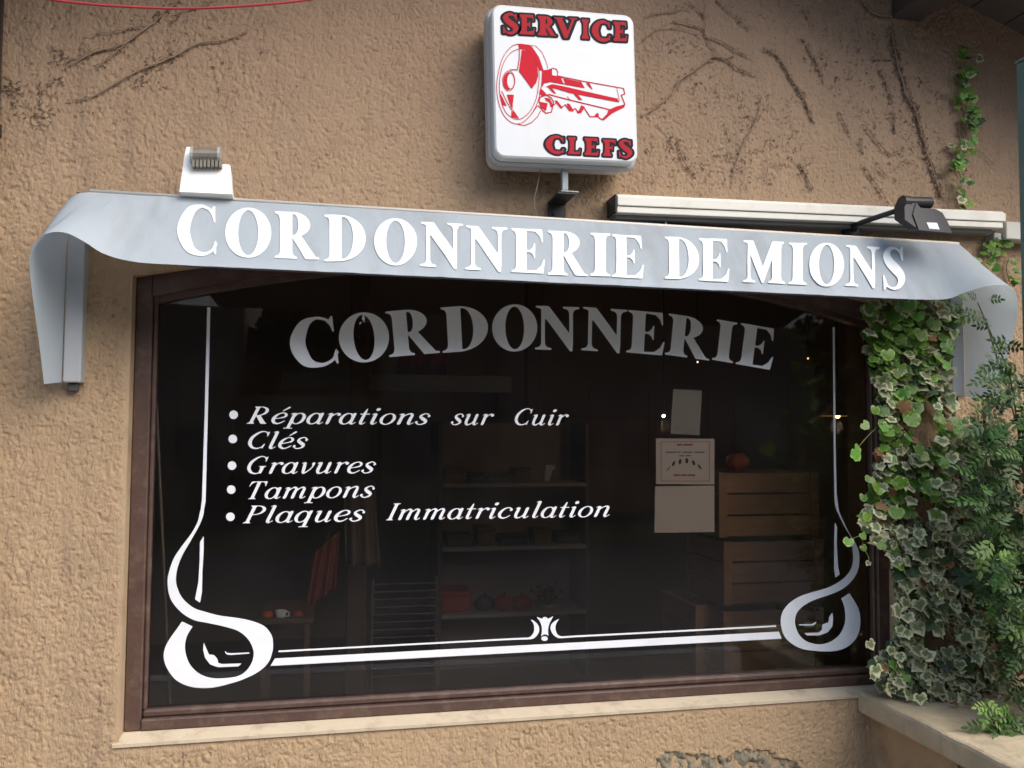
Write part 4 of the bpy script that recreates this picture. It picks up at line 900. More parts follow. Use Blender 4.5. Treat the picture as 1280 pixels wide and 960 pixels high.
def leaf_mat(name, core, rim, rimw=.5, rough=.42):
    m = bpy.data.materials.new(name); m.use_nodes = True; t = m.node_tree; N = t.nodes; L = t.links; b = N['Principled BSDF']
    b.inputs['Roughness'].default_value = rough; b.inputs['Specular IOR Level'].default_value = .45
    a = N.new('ShaderNodeAttribute'); a.attribute_name = 'rim'; a2 = N.new('ShaderNodeAttribute'); a2.attribute_name = 'rnd'
    oi = N.new('ShaderNodeObjectInfo'); ad = N.new('ShaderNodeMath'); ad.operation = 'ADD'; L.new(oi.outputs['Random'], ad.inputs[0]); L.new(a2.outputs['Fac'], ad.inputs[1])
    fr_ = N.new('ShaderNodeMath'); fr_.operation = 'FRACT'; L.new(ad.outputs[0], fr_.inputs[0])
    tc = N.new('ShaderNodeTexCoord'); nz = N.new('ShaderNodeTexNoise'); nz.inputs['Scale'].default_value = 3.2; nz.inputs['Detail'].default_value = 3; lc = N.new('ShaderNodeAttribute'); lc.attribute_name = 'lc'; lv = N.new('ShaderNodeVectorMath'); lv.operation = 'ADD'; cb_ = N.new('ShaderNodeCombineXYZ'); lk = N.new('ShaderNodeMath'); lk.operation = 'MULTIPLY'; lk.inputs[1].default_value = 37; L.new(oi.outputs['Random'], lk.inputs[0]); L.new(lk.outputs[0], cb_.inputs[2]); L.new(lc.outputs['Vector'], lv.inputs[0]); L.new(cb_.outputs[0], lv.inputs[1]); L.new(lv.outputs[0], nz.inputs[0])
    sm = N.new('ShaderNodeMath'); sm.operation = 'MULTIPLY_ADD'; L.new(nz.outputs[0], sm.inputs[0]); sm.inputs[1].default_value = 1.5; L.new(a.outputs['Fac'], sm.inputs[2])
    mr = N.new('ShaderNodeMapRange'); mr.inputs['From Min'].default_value = 1.66-rimw*.5; mr.inputs['From Max'].default_value = 2.0-rimw*.5; L.new(sm.outputs[0], mr.inputs[0])
    mx = N.new('ShaderNodeMix'); mx.data_type = 'RGBA'; mx.inputs['A'].default_value = (*core, 1); mx.inputs['B'].default_value = (*rim, 1); L.new(mr.outputs[0], mx.inputs['Factor'])
    hs = N.new('ShaderNodeHueSaturation'); L.new(mx.outputs['Result'], hs.inputs['Color'])
    v = N.new('ShaderNodeMapRange'); v.inputs['To Min'].default_value = .65; v.inputs['To Max'].default_value = 1.35; L.new(fr_.outputs[0], v.inputs[0]); L.new(v.outputs[0], hs.inputs['Value'])
    v2 = N.new('ShaderNodeMath'); v2.operation = 'MULTIPLY'; v2.inputs[1].default_value = 7.3; L.new(fr_.outputs[0], v2.inputs[0]); v3 = N.new('ShaderNodeMath'); v3.operation = 'FRACT'; L.new(v2.outputs[0], v3.inputs[0])
    v4 = N.new('ShaderNodeMapRange'); v4.inputs['To Min'].default_value = .475; v4.inputs['To Max'].default_value = .515; L.new(v3.outputs[0], v4.inputs[0]); L.new(v4.outputs[0], hs.inputs['Hue'])
    L.new(hs.outputs[0], b.inputs['Base Color'])
    tr = N.new('ShaderNodeBsdfTranslucent'); L.new(hs.outputs[0], tr.inputs[0]); ms = N.new('ShaderNodeMixShader'); ms.inputs[0].default_value = .25
    L.new(b.outputs[0], ms.inputs[1]); L.new(tr.outputs[0], ms.inputs[2]); L.new(ms.outputs[0], N['Material Output'].inputs[0])
    return m
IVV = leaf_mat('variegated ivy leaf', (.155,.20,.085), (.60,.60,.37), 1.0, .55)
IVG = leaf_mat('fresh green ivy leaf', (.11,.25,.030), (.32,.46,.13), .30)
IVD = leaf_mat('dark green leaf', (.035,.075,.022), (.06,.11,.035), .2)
IVB = leaf_mat('dead brown leaf', (.25,.13,.05), (.33,.2,.09), .4, .8)
IVY_OUT = [(0,-.08),(.20,-.30),(.42,-.26),(.56,.00),(.50,.14),(.66,.34),(.44,.42),(.28,.56),(0,.90),(-.28,.56),(-.44,.42),(-.66,.34),(-.50,.14),(-.56,.00),(-.42,-.26),(-.20,-.30)]
ROUND_OUT = [(0,-.10),(.22,-.28),(.46,-.20),(.58,.06),(.52,.28),(.46,.46),(.28,.62),(.14,.66),(0,.76),(-.14,.66),(-.28,.62),(-.46,.46),(-.52,.28),(-.58,.06),(-.46,-.20),(-.22,-.28)]
def leaf_geo(kind, seed):
    rs = random.Random(seed); base = IVY_OUT if kind == 'ivy' else ROUND_OUT; c = (0, .12)
    curl = rs.uniform(-.15, .25); fold = rs.uniform(.05, .35); wav = rs.uniform(.03, .09)
    def zf(x, y, k): return -abs(x)*fold*.6+curl*(y-.12)**2*-1+wav*math.sin(k*2.4+seed)*math.hypot(x, y-.12)*1.3
    V = [(c[0], c[1], zf(*c, 0))]; rim = [0.0]; n_ = len(base)
    jit = [rs.uniform(.9, 1.1) for _ in base]
    for f, rv in ((.55, .45), (1.0, 1.0)):
        for k, (x, y) in enumerate(base):
            xx = c[0]+(x-c[0])*f*jit[k]; yy = c[1]+(y-c[1])*f*jit[k]; V.append((xx, yy, zf(xx, yy, k))); rim.append(rv)
    F = [(0, 1+k, 1+(k+1) % n_) for k in range(n_)]+[(1+k, 1+n_+k, 1+n_+(k+1) % n_, 1+(k+1) % n_) for k in range(n_)]
    return V, F, rim
LG = {k: [leaf_geo(k, s) for s in range(8)] for k in ('ivy', 'round')}
def leaf_mesh(geo, m, name='leaf'):
    me = bpy.data.meshes.new(name); me.from_pydata(geo[0], [], geo[1]); a = me.attributes.new('rim', 'FLOAT', 'POINT'); a.data.foreach_set('value', geo[2]); a = me.attributes.new('lc', 'FLOAT_VECTOR', 'POINT'); a.data.foreach_set('vector', [c for v in geo[0] for c in (v[0], v[1], 0.0)])
    me.polygons.foreach_set('use_smooth', [True]*len(me.polygons)); me.materials.append(m); return me
_lm = {}
def lm(kind, i, m):
    k = (kind, i, m.name)
    if k not in _lm: _lm[k] = leaf_mesh(LG[kind][i], m)
    return _lm[k]
def leaf_matrix(p, size, n_, roll):
    """local +z = leaf normal n_, local +y (tip) points mostly down then rolled"""
    z = Vector(n_).normalized(); y = Vector((math.sin(roll), 0, -math.cos(roll))); y = (y-z*y.dot(z)).normalized(); x = y.cross(z)
    return Matrix(((x.x*size, y.x*size, z.x*size, p[0]), (x.y*size, y.y*size, z.y*size, p[1]), (x.z*size, y.z*size, z.z*size, p[2]), (0, 0, 0, 1)))
def plant(parent, leaves, nparts=300):
    """leaves = (matrix, kind, idx, material, size); the largest/nearest are parts, the rest one stuff part per material"""
    leaves.sort(key=lambda l: -l[4]); off = wloc(parent)
    for M, kind, i, m, s in leaves[:nparts]:
        o = bpy.data.objects.new('leaf', lm(kind, i, m)); col.objects.link(o); o.parent = parent; o.matrix_parent_inverse = Matrix.Translation(-off); o.matrix_basis = M
    rest = leaves[nparts:]
    if rest:
        V = []; F = []; rim = []; rnd = []; mi = []; ms = []; lcs = []
        for M, kind, i, m, s in rest:
            g = LG[kind][i]; n0 = len(V); V += [tuple(M @ Vector(v)-off) for v in g[0]]; F += [tuple(q+n0 for q in f) for f in g[1]]; rim += g[2]; r = random.random(); rnd += [r]*len(g[0]); lcs += [c for v in g[0] for c in (v[0], v[1], r*37)]
            if m not in ms: ms.append(m)
            mi += [ms.index(m)]*len(g[1])
        me = bpy.data.meshes.new('foliage'); me.from_pydata(V, [], F)
        for nm, d in (('rim', rim), ('rnd', rnd)): a = me.attributes.new(nm, 'FLOAT', 'POINT'); a.data.foreach_set('value', d)
        a = me.attributes.new('lc', 'FLOAT_VECTOR', 'POINT'); a.data.foreach_set('vector', lcs)
        for m in ms: me.materials.append(m)
        me.polygons.foreach_set('material_index', mi); me.polygons.foreach_set('use_smooth', [True]*len(F))
        o = bpy.data.objects.new('foliage', me); col.objects.link(o); o.parent = parent; o['kind'] = 'stuff'
BRK = mat('ivy trunk bark', (.20,.13,.08), .9, var=.3, vscale=20, bump=.8, bscale=60)
ivy = tag(empty('climbing_ivy', at(1160, 870, -.06)), 'thick variegated ivy climbing the wall between the window and the garden wall', 'ivy')
for pts, r in (([(1150,870),(1140,760),(1138,650),(1132,560),(1140,480),(1150,400),(1160,340)], .012), ([(1190,870),(1200,760),(1185,650),(1195,540),(1180,450),(1190,380)], .009), ([(1130,860),(1125,740),(1120,640),(1105,560),(1110,470),(1100,400)], .006), ([(1230,880),(1240,740),(1225,600),(1235,500)], .010)):
    P = catmull([at(x, y, -.035) for x, y in pts], False, 4); P = [p+np.array([random.gauss(0,.004), random.gauss(0,.003), 0]) for p in P]
    mb = MB(); mb.tube(P, [r*(1-.5*i/len(P)) for i in range(len(P))], 8); mb.build('trunk', BRK, ivy, smooth=True)
def spans(y):   # ivy outline: left and right px as a function of row
    T = [(372,1088,1205),(400,1086,1198),(440,1090,1185),(480,1098,1185),(520,1108,1200),(560,1105,1240),(600,1098,1262),(640,1082,1270),(660,1085,1275),(690,1110,1275),(720,1125,1275),(760,1128,1275),(800,1120,1275),(830,1098,1275),(850,1092,1262),(880,1140,1250)]
    ys = [t[0] for t in T]; return np.interp(y, ys, [t[1] for t in T]), np.interp(y, ys, [t[2] for t in T])
L_ = []
tries = 0
while len(L_) < 2700 and tries < 16000:
    tries += 1
    y = random.uniform(374, 878); a, b = spans(y); x = random.uniform(a-4, b)
    g = noise.noise(Vector((x*.022, y*.018, 4)))
    if g < -.42 and y > 470: continue
    if y < 520 and random.random() < .35: continue
    if 1126 < x < 1142 and 520 < y < 580 and random.random() < .6: continue
    if 1150 < x < 1195 and 775 < y < 805 and random.random() < .6: continue
    dep = random.random()**1.3
    Y = -.03-dep*(.13 if y > 500 else .09)-(.02 if x > 1150 else 0)
    p = at(x, y, Y)
    green = noise.noise(Vector((x*.03, y*.02, 9)))*.5+(.62 if y < 640 else .10)-(.0 if x < 1190 else .35)-(.12 if y > 560 else 0)
    size = random.triangular(.018, .046, .030)*(1 if y > 520 else 1.08)*(.8+.35*dep)
    tilt = (random.gauss(-.10, .42), -1, random.gauss(.60, .42))
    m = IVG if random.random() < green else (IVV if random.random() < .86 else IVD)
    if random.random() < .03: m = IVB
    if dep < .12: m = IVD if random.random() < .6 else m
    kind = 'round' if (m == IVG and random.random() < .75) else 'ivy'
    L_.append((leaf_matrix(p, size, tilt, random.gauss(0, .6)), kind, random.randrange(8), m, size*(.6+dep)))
big = [(1069,563,.052),(1061,675,.030),(1078,668,.026),(1079,683,.022),(1086,703,.015),(1080,530,.030),(1128,600,.040),(1088,597,.028),(1080,620,.026),(1147,392,.038),(1152,415,.042),(1110,440,.040),(1130,488,.040),(1140,522,.046),(1122,465,.032),(1095,510,.030),(1085,644,.03),(1170,640,.034),(1150,560,.034),(1100,680,.03),(1095,835,.036),(1087,803,.03),(1150,870,.036),(1230,790,.04)]
for x, y, s in big:
    m = IVG if y < 700 else IVV
    L_.append((leaf_matrix(at(x, y, -.19), s, (random.gauss(-.15,.2), -1, random.gauss(.25,.25)), random.gauss(0,.5)), 'round' if m == IVG else 'ivy', random.randrange(5), m, 9))
plant(ivy, L_)
for pts in ([(1120,640),(1100,655),(1078,668),(1061,675)], [(1078,668),(1079,683),(1085,695),(1086,703)], [(1120,520),(1095,535),(1069,563)], [(1110,600),(1088,597)]):
    mb = MB(); mb.tube(catmull([at(x, y, -.10-.03*i) for i, (x, y) in enumerate(pts)], False, 4), .0014, 5); mb.build('stem', mat('green stem', (.16,.16,.05), .6), ivy, smooth=True)

def strand(label, pts, n_, spread, szs, thin=.0022, bright=True):
    e = tag(empty('ivy_strand', at(*pts[-1], -.01)), label, 'ivy'); P = catmull([at(x, y, -.012) for x, y in pts], False, 5)
    mb = MB(); mb.tube(P, thin, 6); mb.build('stem', STEM, e, smooth=True)
    for q in range(5):
        a = P[random.randrange(2, len(P)-1)]; d = np.array([random.choice([-1, 1])*random.uniform(.02,.05), -.01, random.uniform(-.03,.03)]); mb = MB(); mb.tube([a, a+d*.5+[0,-.006,0], a+d], .0013, 5); mb.build('stem', STEM, e, smooth=True)
    L_ = []
    for k in range(n_):
        p = P[int(random.random()**.9*(len(P)-1))]+np.array([random.gauss(0, spread), -random.uniform(.008, .045), random.gauss(0, spread*.5)]); s = random.uniform(*szs)
        m = IVG if random.random() < (.8 if bright else .5) else (IVD if random.random() < .6 else IVV)
        L_.append((leaf_matrix(p, s, (random.gauss(-.1,.4), -1, random.gauss(.35,.35)), random.gauss(0,.8)), random.choice(['round', 'ivy']), random.randrange(5), m, s))
    plant(e, L_)
strand('thin green ivy shoot with small bright leaves climbing the upper right wall', [(1197,255),(1202,225),(1193,200),(1206,165),(1208,140),(1200,110),(1204,85),(1198,62)], 95, .020, (.017,.030))
strand('small ivy sprig on the wall below the end of the white rail', [(1215,345),(1228,322),(1238,306),(1250,300)], 34, .020, (.018,.032), bright=True)
strand('tangled ivy sprig beside the blue green post under the rail extension', [(1262,352),(1258,335),(1262,322)], 10, .010, (.016,.024), bright=True)

# shrub with divided leaves
shrub = tag(empty('shrub', at(1262, 930, -.35)), 'dark green bushy shrub with finely divided leaves at the right edge', 'shrub')
SHG = [leaf_mat('shrub leaf dark', (.035,.075,.018), (.05,.10,.025), .1, .55), leaf_mat('shrub leaf mid', (.05,.12,.022), (.08,.15,.035), .1, .55), leaf_mat('shrub leaf light', (.10,.21,.03), (.15,.26,.05), .1, .55)]
def comp_geo(seed):
    rs = random.Random(100+seed); V = []; F = []; rim = []
    def leaflet(bx, by, ang, l, wd):
        n0 = len(V); c, s = math.cos(ang), math.sin(ang); zb = -by*by*.25
        for (u, v, z) in ((0,0,0),(.30,.5,-.06),(.62,.42,-.09),(1,0,-.10),(.62,-.42,-.09),(.30,-.5,-.06),(.5,0,.0)):
            x = u*l; y = v*wd; V.append((bx+c*y*1-s*x*-1*1, by+(-s)*y+c*x, zb+z*l)); rim.append(.3 if u < .9 else .9)
        F.extend([(n0, n0+1, n0+6), (n0+1, n0+2, n0+6), (n0+2, n0+3, n0+6), (n0+3, n0+4, n0+6), (n0+4, n0+5, n0+6), (n0+5, n0, n0+6)])
    for k in range(3):
        y = .22+k*.24; l = .40-.03*k+rs.uniform(-.04, .04)
        leaflet(0, y, 1.05+rs.uniform(-.15,.15), l, .17); leaflet(0, y+.02, -1.05+rs.uniform(-.15,.15), l, .17)
    leaflet(0, .84, rs.uniform(-.1,.1), .42, .18)
    n0 = len(V); V.extend([(-.012,0,.0),(.012,0,0),(.010,.86,-.19),(-.010,.86,-.19)]); rim += [0]*4; F.append((n0,n0+1,n0+2,n0+3))
    return V, F, rim
LG['comp'] = [comp_geo(s) for s in range(5)]
L_ = []
def sspan(y): 
    T = [(470,1262),(500,1248),(520,1232),(560,1225),(600,1222),(650,1225),(700,1228),(740,1236),(780,1250),(820,1262),(860,1275)]
    return np.interp(y, [t[0] for t in T], [t[1] for t in T])
for k in range(1500):
    y = random.uniform(470, 860); a = sspan(y); x = random.uniform(a, 1420); dep = random.random()
    if noise.noise(Vector((x*.02, y*.02, 14))) < -.28: continue
    p = at(x, y, -.22-dep*.28); s = random.uniform(.045, .082)
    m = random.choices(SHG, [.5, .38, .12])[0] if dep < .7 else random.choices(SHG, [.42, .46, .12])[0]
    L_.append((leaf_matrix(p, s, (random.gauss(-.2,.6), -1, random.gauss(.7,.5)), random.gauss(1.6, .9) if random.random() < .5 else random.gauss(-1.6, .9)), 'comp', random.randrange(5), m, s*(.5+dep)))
# outlying sprays
for cx_, cy_2, n_, sp_ in ((1215,372,5,10),(1238,402,4,6),(1225,398,3,5),(1250,430,6,9),(1262,460,8,10),(1238,455,4,7),(1240,480,5,8),(1232,520,8,10),(1250,540,8,14)):
    for k in range(n_):
        p = at(cx_+random.gauss(0, sp_), cy_2+random.gauss(0, sp_*.6), -.40); s = random.uniform(.04, .06)
        L_.append((leaf_matrix(p, s, (random.gauss(0,.4), -1, random.gauss(.5,.4)), random.choice([-1,1])*random.uniform(1.2, 2.2)), 'comp', random.randrange(5), random.choice(SHG), 1+s))
for k in range(46):   # low sprays spilling over the coping
    x, y = random.gauss(1255, 18), random.gauss(905, 22)
    if y < 872 or x < 1222: continue
    p = at(x, y, -.45); s = random.uniform(.04, .06); L_.append((leaf_matrix(p, s, (random.gauss(0,.5), -1, random.gauss(.8,.4)), random.uniform(-2.2, 2.2)), 'comp', random.randrange(5), random.choice(SHG[1:]), 1+s))
plant(shrub, L_, 290)
for pts in ([(1300,900),(1290,700),(1275,560),(1262,470),(1240,420),(1222,378)], [(1290,760),(1262,640),(1240,560),(1236,500)], [(1310,900),(1280,820),(1258,780)], [(1330,900),(1330,600),(1300,480)], [(1268,520),(1250,460),(1235,410)], [(1262,620),(1238,600),(1232,560)], [(1290,960),(1270,925),(1245,900)]):
    mb = MB(); mb.tube(catmull([at(x, y, -.36) for x, y in pts], False, 4), .0022, 6); mb.build('branch', mat('shrub twig', (.12,.12,.04), .8), shrub, smooth=True)
# leaf litter on the coping
lit = MB()
L2 = []
lt = tag(empty('leaf_litter', (CX+.3, -.2, CZ)), 'fallen brown leaves lying on the stone coping under the ivy', 'leaves', kind='stuff')
for k in range(60):
    x = CX+.12+random.random()*.75; y = -.03-abs(random.gauss(0, .10)); p = (x, y, CZ+.006+random.random()*.01); s = random.uniform(.012, .028)
    z = Vector((random.gauss(0,.3), random.gauss(0,.3), 1)).normalized(); r = random.uniform(0, 6.28); yv = Vector((math.sin(r), math.cos(r), 0)); yv = (yv-z*yv.dot(z)).normalized(); xv = yv.cross(z)
    L2.append((Matrix(((xv.x*s, yv.x*s, z.x*s, p[0]), (xv.y*s, yv.y*s, z.y*s, p[1]), (xv.z*s, yv.z*s, z.z*s, p[2]), (0,0,0,1))), random.choice(['ivy','round']), random.randrange(5), random.choice([IVB, IVB, IVV]), s))
plant(lt, L2, 0)

# ================================================================== SHOP INTERIOR
RX0, RX1, RD, RH = -1.4, 3.6, 3.6, 2.7
WIN_ = mat('interior wall paint', (.36,.27,.20), .9, var=.15, vscale=2)
def struct(name, mb, m): o = mb.build(name, m); o['kind'] = 'structure'; return o
mb = MB(); mb.box((RX0, .31, .02), (RX1, RD, .10)); struct('shop_floor', mb, mat('shop floor tile', (.16,.12,.09), .5, var=.25, vscale=3))
mb = MB(); mb.box((RX0, .31, RH), (RX1, RD, RH+.08)); struct('shop_ceiling', mb, mat('shop ceiling', (.25,.22,.18), .9))
mb = MB(); mb.box((RX0-.1, RD, 0), (RX1+.1, RD+.1, RH+.08)); struct('shop_back_wall', mb, WIN_)
mb = MB(); mb.box((RX0-.1, .31, 0), (RX0, RD, RH+.08)); struct('shop_side_wall', mb, WIN_)
mb = MB(); mb.box((RX1, .31, 0), (RX1+.1, RD, RH+.08)); struct('shop_side_wall', mb, WIN_)
mb = MB(); mb.box((RX0, .30, 0), (RX1, .31, OZ0-.06)); struct('shop_front_lining', mb, WIN_)
PAP = mat('dull paper', (.62,.51,.40), .85, var=.06, vscale=8)
PY = GY+.008
def paper(label, quad, m=PAP):
    e = tag(empty('paper_sheet', at(*quad[0], PY)), label, 'notice'); v = [at(x, y, PY) for x, y in quad]; mb = MB(); mb.add(v+[p+[0,.0006,0] for p in v], [(0,1,2,3),(4,7,6,5),(0,4,5,1),(1,5,6,2),(2,6,7,3),(3,7,4,0)]); mb.build('sheet', m, e); return e
paper('small blank grey sheet of paper taped behind the glass above the printed notice', [(841.5,486.5),(877.5,488),(874.5,544),(838,542)], mat('grey paper', (.33,.29,.23), .85))
nt_e = paper('printed notice with small red and blue lines and an arc of dark marks', [(820,548),(893,548.5),(893,605.5),(820,605)])
paper('blank cream sheet of paper behind the glass below the printed notice', [(819,608),(893,607),(893,665),(818,666)])
NR, NBL, NBK = mat('notice red ink', (.35,.06,.05), .8), mat('notice blue ink', (.12,.16,.25), .8), mat('notice dark ink', (.05,.035,.03), .8)
def dash(x0, x1, y, m, h=1.6):
    mb = MB(); mb.add([at(a, b, PY-.0006) for a, b in ((x0,y),(x1,y),(x1,y+h),(x0,y+h))], [(0,1,2,3)]); mb.build('print_line', m, nt_e, fix=False)
for a, b in ((846,853),(854,866)): dash(a, b, 555, NR, 2)
for a, b in ((832,846),(847,851),(853,866),(868,881)): dash(a, b, 564.5, NBL, 1.6)
for a, b in ((849,855),(857,864)): dash(a, b, 569, NBL, 1.4)
for a, b in ((842,850),(851,858),(859,869)): dash(a, b, 593, NR, 2)
for x0, y0, x1, y1 in ((826,552,887,552.6),(826,601,887,601.6),(826,552,826.6,601),(886.4,552,887,601)):
    mb = MB(); mb.add([at(a, b, PY-.0006) for a, b in ((x0,y0),(x1,y0),(x1,y1),(x0,y1))], [(0,1,2,3)]); mb.build('print_border', NR, nt_e, fix=False)
for x, y, a in ((835.5,586,-35),(842,579.5,-15),(850,577,-5),(858.5,576,0),(867,578.5,10),(874.5,583.5,25)):
    P = [(x+1.9*math.cos(t)*math.cos(rad(a))-3.4*math.sin(t)*math.sin(rad(-a)), y+1.9*math.cos(t)*math.sin(rad(a))+3.4*math.sin(t)*math.cos(rad(a))) for t in np.linspace(0, 6.28, 12, endpoint=False)]
    mb = MB(); mb.add([at(p[0], p[1], PY-.0006) for p in P], [tuple(range(12))]); mb.build('print_mark', NBK, nt_e, fix=False)
CR = mat('crate wood', (.36,.18,.075), .8, var=.25, vscale=6, bump=.3, bscale=40, randobj=.15, stretch=(1,1,6))
def crate(label, px0, px1, py0, py1, Y, D=.32, n_=3):
    a = at(px0, py1, Y); b = at(px1, py0, Y); e = tag(empty('wooden_crate', (float(a[0]+b[0])/2, Y, float(a[2]))), label, 'crate', 'crates stacked inside the shop')
    x0, x1, z0, z1 = a[0], b[0], a[2], b[2]; H_ = (z1-z0)/n_
    for k in range(n_):
        for yy in (Y, Y+D): mb = MB(); mb.box((x0, yy, z0+k*H_+.004), (x1, yy+.012, z0+(k+1)*H_-.004), .001); mb.build('slat', CR, e)
        for xx in (x0+.003, x1-.015): mb = MB(); mb.box((xx, Y+.013, z0+k*H_+.004), (xx+.012, Y+D-.001, z0+(k+1)*H_-.004), .001); mb.build('slat', CR, e)
    for xx in (x0+.0, x1-.035): mb = MB(); mb.box((xx, Y-.014, z0), (xx+.035, Y-.001, z1), .001); mb.build('batten', CR, e)
    mb = MB(); mb.box((x0, Y+.012, z0), (x1, Y+D, z0+.008)); mb.build('bottom', CR, e)
    return z1, (x0+x1)/2
crate('upper slatted wooden crate inside the window under the round orange object', 897, 1021, 590, 672, .50)
crate('lower slatted wooden crate inside the window standing in the middle of the stack', 903, 1027, 674, 757, .50)
crate('bottom slatted wooden crate of the stack behind the right loop of the border', 903, 1027, 759, 842, .50)
crate('narrow wooden crate behind the window beside the stacked crates, low down', 868, 898, 755, 842, .62, n_=3)
ORG = mat('orange skin', (.60,.13,.03), .6, var=.15, vscale=8)
def gourd(label, cx, cy, rpx, Y, m, sq=.85, cat='pumpkin', name='pumpkin'):
    c = at(cx, cy, Y); r = float(at(cx+rpx, cy, Y)[0]-c[0]); e = tag(empty(name, c-[0,0,r*sq]), label, cat); mb = MB(); nn, mm = 20, 10
    for j in range(mm+1):
        ph = math.pi*j/mm
        for i in range(nn):
            th = 2*math.pi*i/nn; k = 1+.06*math.cos(th*8); mb.v.append((c[0]+r*k*math.sin(ph)*math.cos(th), c[1]+r*k*math.sin(ph)*math.sin(th), c[2]+r*sq*math.cos(ph)))
    mb.f = [(j*nn+i, j*nn+(i+1) % nn, (j+1)*nn+(i+1) % nn, (j+1)*nn+i) for j in range(mm) for i in range(nn)]; mb.build('body', m, e, smooth=True)
    mb = MB(); mb.tube([c+[0,0,r*sq*.95], c+[.2*r,0,r*sq*1.2]], r*.1, 6); mb.build('stalk', mat('stalk', (.1,.09,.04), .8), e)
gourd('round orange pumpkin on top of the wooden crates', 922, 577.5, 13, .62, ORG)
# shelving at the back
SHL = mat('shelf board', (.45,.40,.34), .6, var=.1); shY = 2.3
su = tag(empty('shelf_unit', at(640, 850, shY)), 'open shelf unit with pale boards at the back of the shop', 'shelves')
X0s, X1s = at(553, 680, shY)[0], at(733, 680, shY)[0]; shz = []
for py in (604, 683, 766):
    z = at(640, py, shY)[2]; shz.append(float(z)); mb = MB(); mb.box((X0s, shY, z-.022), (X1s, shY+.35, z), .002); mb.build('shelf', SHL, su)
for x in (X0s-.025, X1s): mb = MB(); mb.box((x, shY+.02, .10), (x+.024, shY+.35, shz[0]+.35), .002); mb.build('side_panel', mat('shelf side', (.16,.12,.09), .7), su)
mb = MB(); mb.box((X0s, shY+.351, .10), (X1s, shY+.365, shz[0]+.35)); mb.build('back_panel', mat('shelf back', (.42,.32,.25), .8), su)
def box_on(name, label, cat, px0, px1, hpx, shelf, m, D=.2, lid=True, py=None, Y=shY+.06):
    z = shz[shelf]; a = at(px0, 600, Y)[0]; b = at(px1, 600, Y)[0]; h = hpx*(b-a)/max(1, (px1-px0)); e = tag(empty(name, ((a+b)/2, Y+D/2, z)), label, cat)
    mb = MB(); mb.box((a, Y, z+.001), (b, Y+D, z+h*.8), .006); mb.build('base', m, e)
    mb = MB(); mb.box((a-.004, Y-.004, z+h*.8+.001), (b+.004, Y+D+.004, z+h), .004); mb.build('lid', m, e)
box_on('box', 'brown cardboard box on the top shelf left end', 'box', 557, 580, 16, 0, mat('cardboard', (.30,.17,.09), .85))
box_on('box', 'orange red box on the bottom shelf at its left end', 'box', 553, 590, 26, 2, mat('orange card', (.50,.10,.04), .7))
gourd('dark grey round pot lying on the bottom shelf beside the orange box', 605, 754, 12, shY+.1, mat('slate grey', (.10,.11,.12), .6), .8, 'pot', 'pot')
gourd('dull red round pumpkin on the bottom shelf left of its twin', 629, 754, 13, shY+.1, mat('dull red', (.38,.06,.035), .6), .8)
gourd('dull red round pumpkin on the bottom shelf next to the dried flowers', 651, 754, 13, shY+.1, mat('dull red', (.38,.06,.035), .6), .8)
for k, (pa, pb, hp, shf, c, lb) in enumerate(((588,606,12,0,(.10,.08,.07),'small black tin box beside the cardboard box on the top shelf'),(612,640,8,0,(.13,.10,.08),'flat dark shoe box in the middle of the top shelf'),(644,664,17,0,(.17,.09,.05),'tall dark brown box on the top shelf left of the white card'),
  (560,592,14,1,(.12,.09,.08),'dark shoe box at the left end of the middle shelf'),(598,620,22,1,(.20,.12,.08),'upright brown box on the middle shelf'),(626,662,11,1,(.07,.07,.08),'low black shoe box on the middle shelf'),(668,690,18,1,(.24,.16,.10),'tan box on the middle shelf right of centre'),(697,726,13,1,(.10,.06,.05),'dark red brown shoe box at the right end of the middle shelf'))):
    box_on('box', lb, 'box', pa, pb, hp, shf, mat('clutter %d' % k, c, .8), D=.16)
# dried bouquet
q = at(686, 764, shY+.12); bq = tag(empty('dried_bouquet', q), 'bowl of dried red and brown flowers on the bottom shelf', 'flowers')
mb = MB(); mb.lathe(q, [(.02, 0), (.05, .015), (.06, .045), (.052, .045), (.04, .02), (.0, .015)], 14); mb.build('bowl', mat('cream bowl', (.45,.38,.24), .5), bq, smooth=True)
for k in range(26):
    d = Vector((random.gauss(0,.5), random.gauss(0,.4), 1)).normalized()*random.uniform(.06,.15); c = Vector(q)+Vector((0,0,.03))+d; mb = MB(); mb.tube([Vector(q)+Vector((0,0,.03)), c], .0015, 4); mb.build('stalk', mat('stalk', (.1,.09,.04), .8), bq)
    mb = MB(); r = random.uniform(.008,.016); mb.lathe(c, [(0,-r),(r*.8,-r*.5),(r,0),(r*.8,r*.5),(0,r)], 7); mb.build('flower_head', mat('dried red', (.28,.07,.05), .8) if k % 2 else mat('dried brown', (.22,.15,.10), .8), bq)
# white card on the middle shelf
CY = 2.34; q = at(686, 603, CY); cdm = mat('white card', (.80,.80,.76), .7); e = tag(empty('card_holder', q), 'small bright white folded card standing on the top shelf at the back', 'card')
v = [at(x, y, CY) for x, y in ((682.5,581.5),(693.5,581.5),(693.8,587),(691,587),(686.5,601.5),(680.8,601.5))]; v2 = [p+[0,.01,0] for p in v]; mb = MB(); mb.add(v+v2, [tuple(range(6)), tuple(range(6,12))[::-1]]+[(i,(i+1)%6,(i+1)%6+6,i+6) for i in range(6)]); mb.build('card', cdm, e)
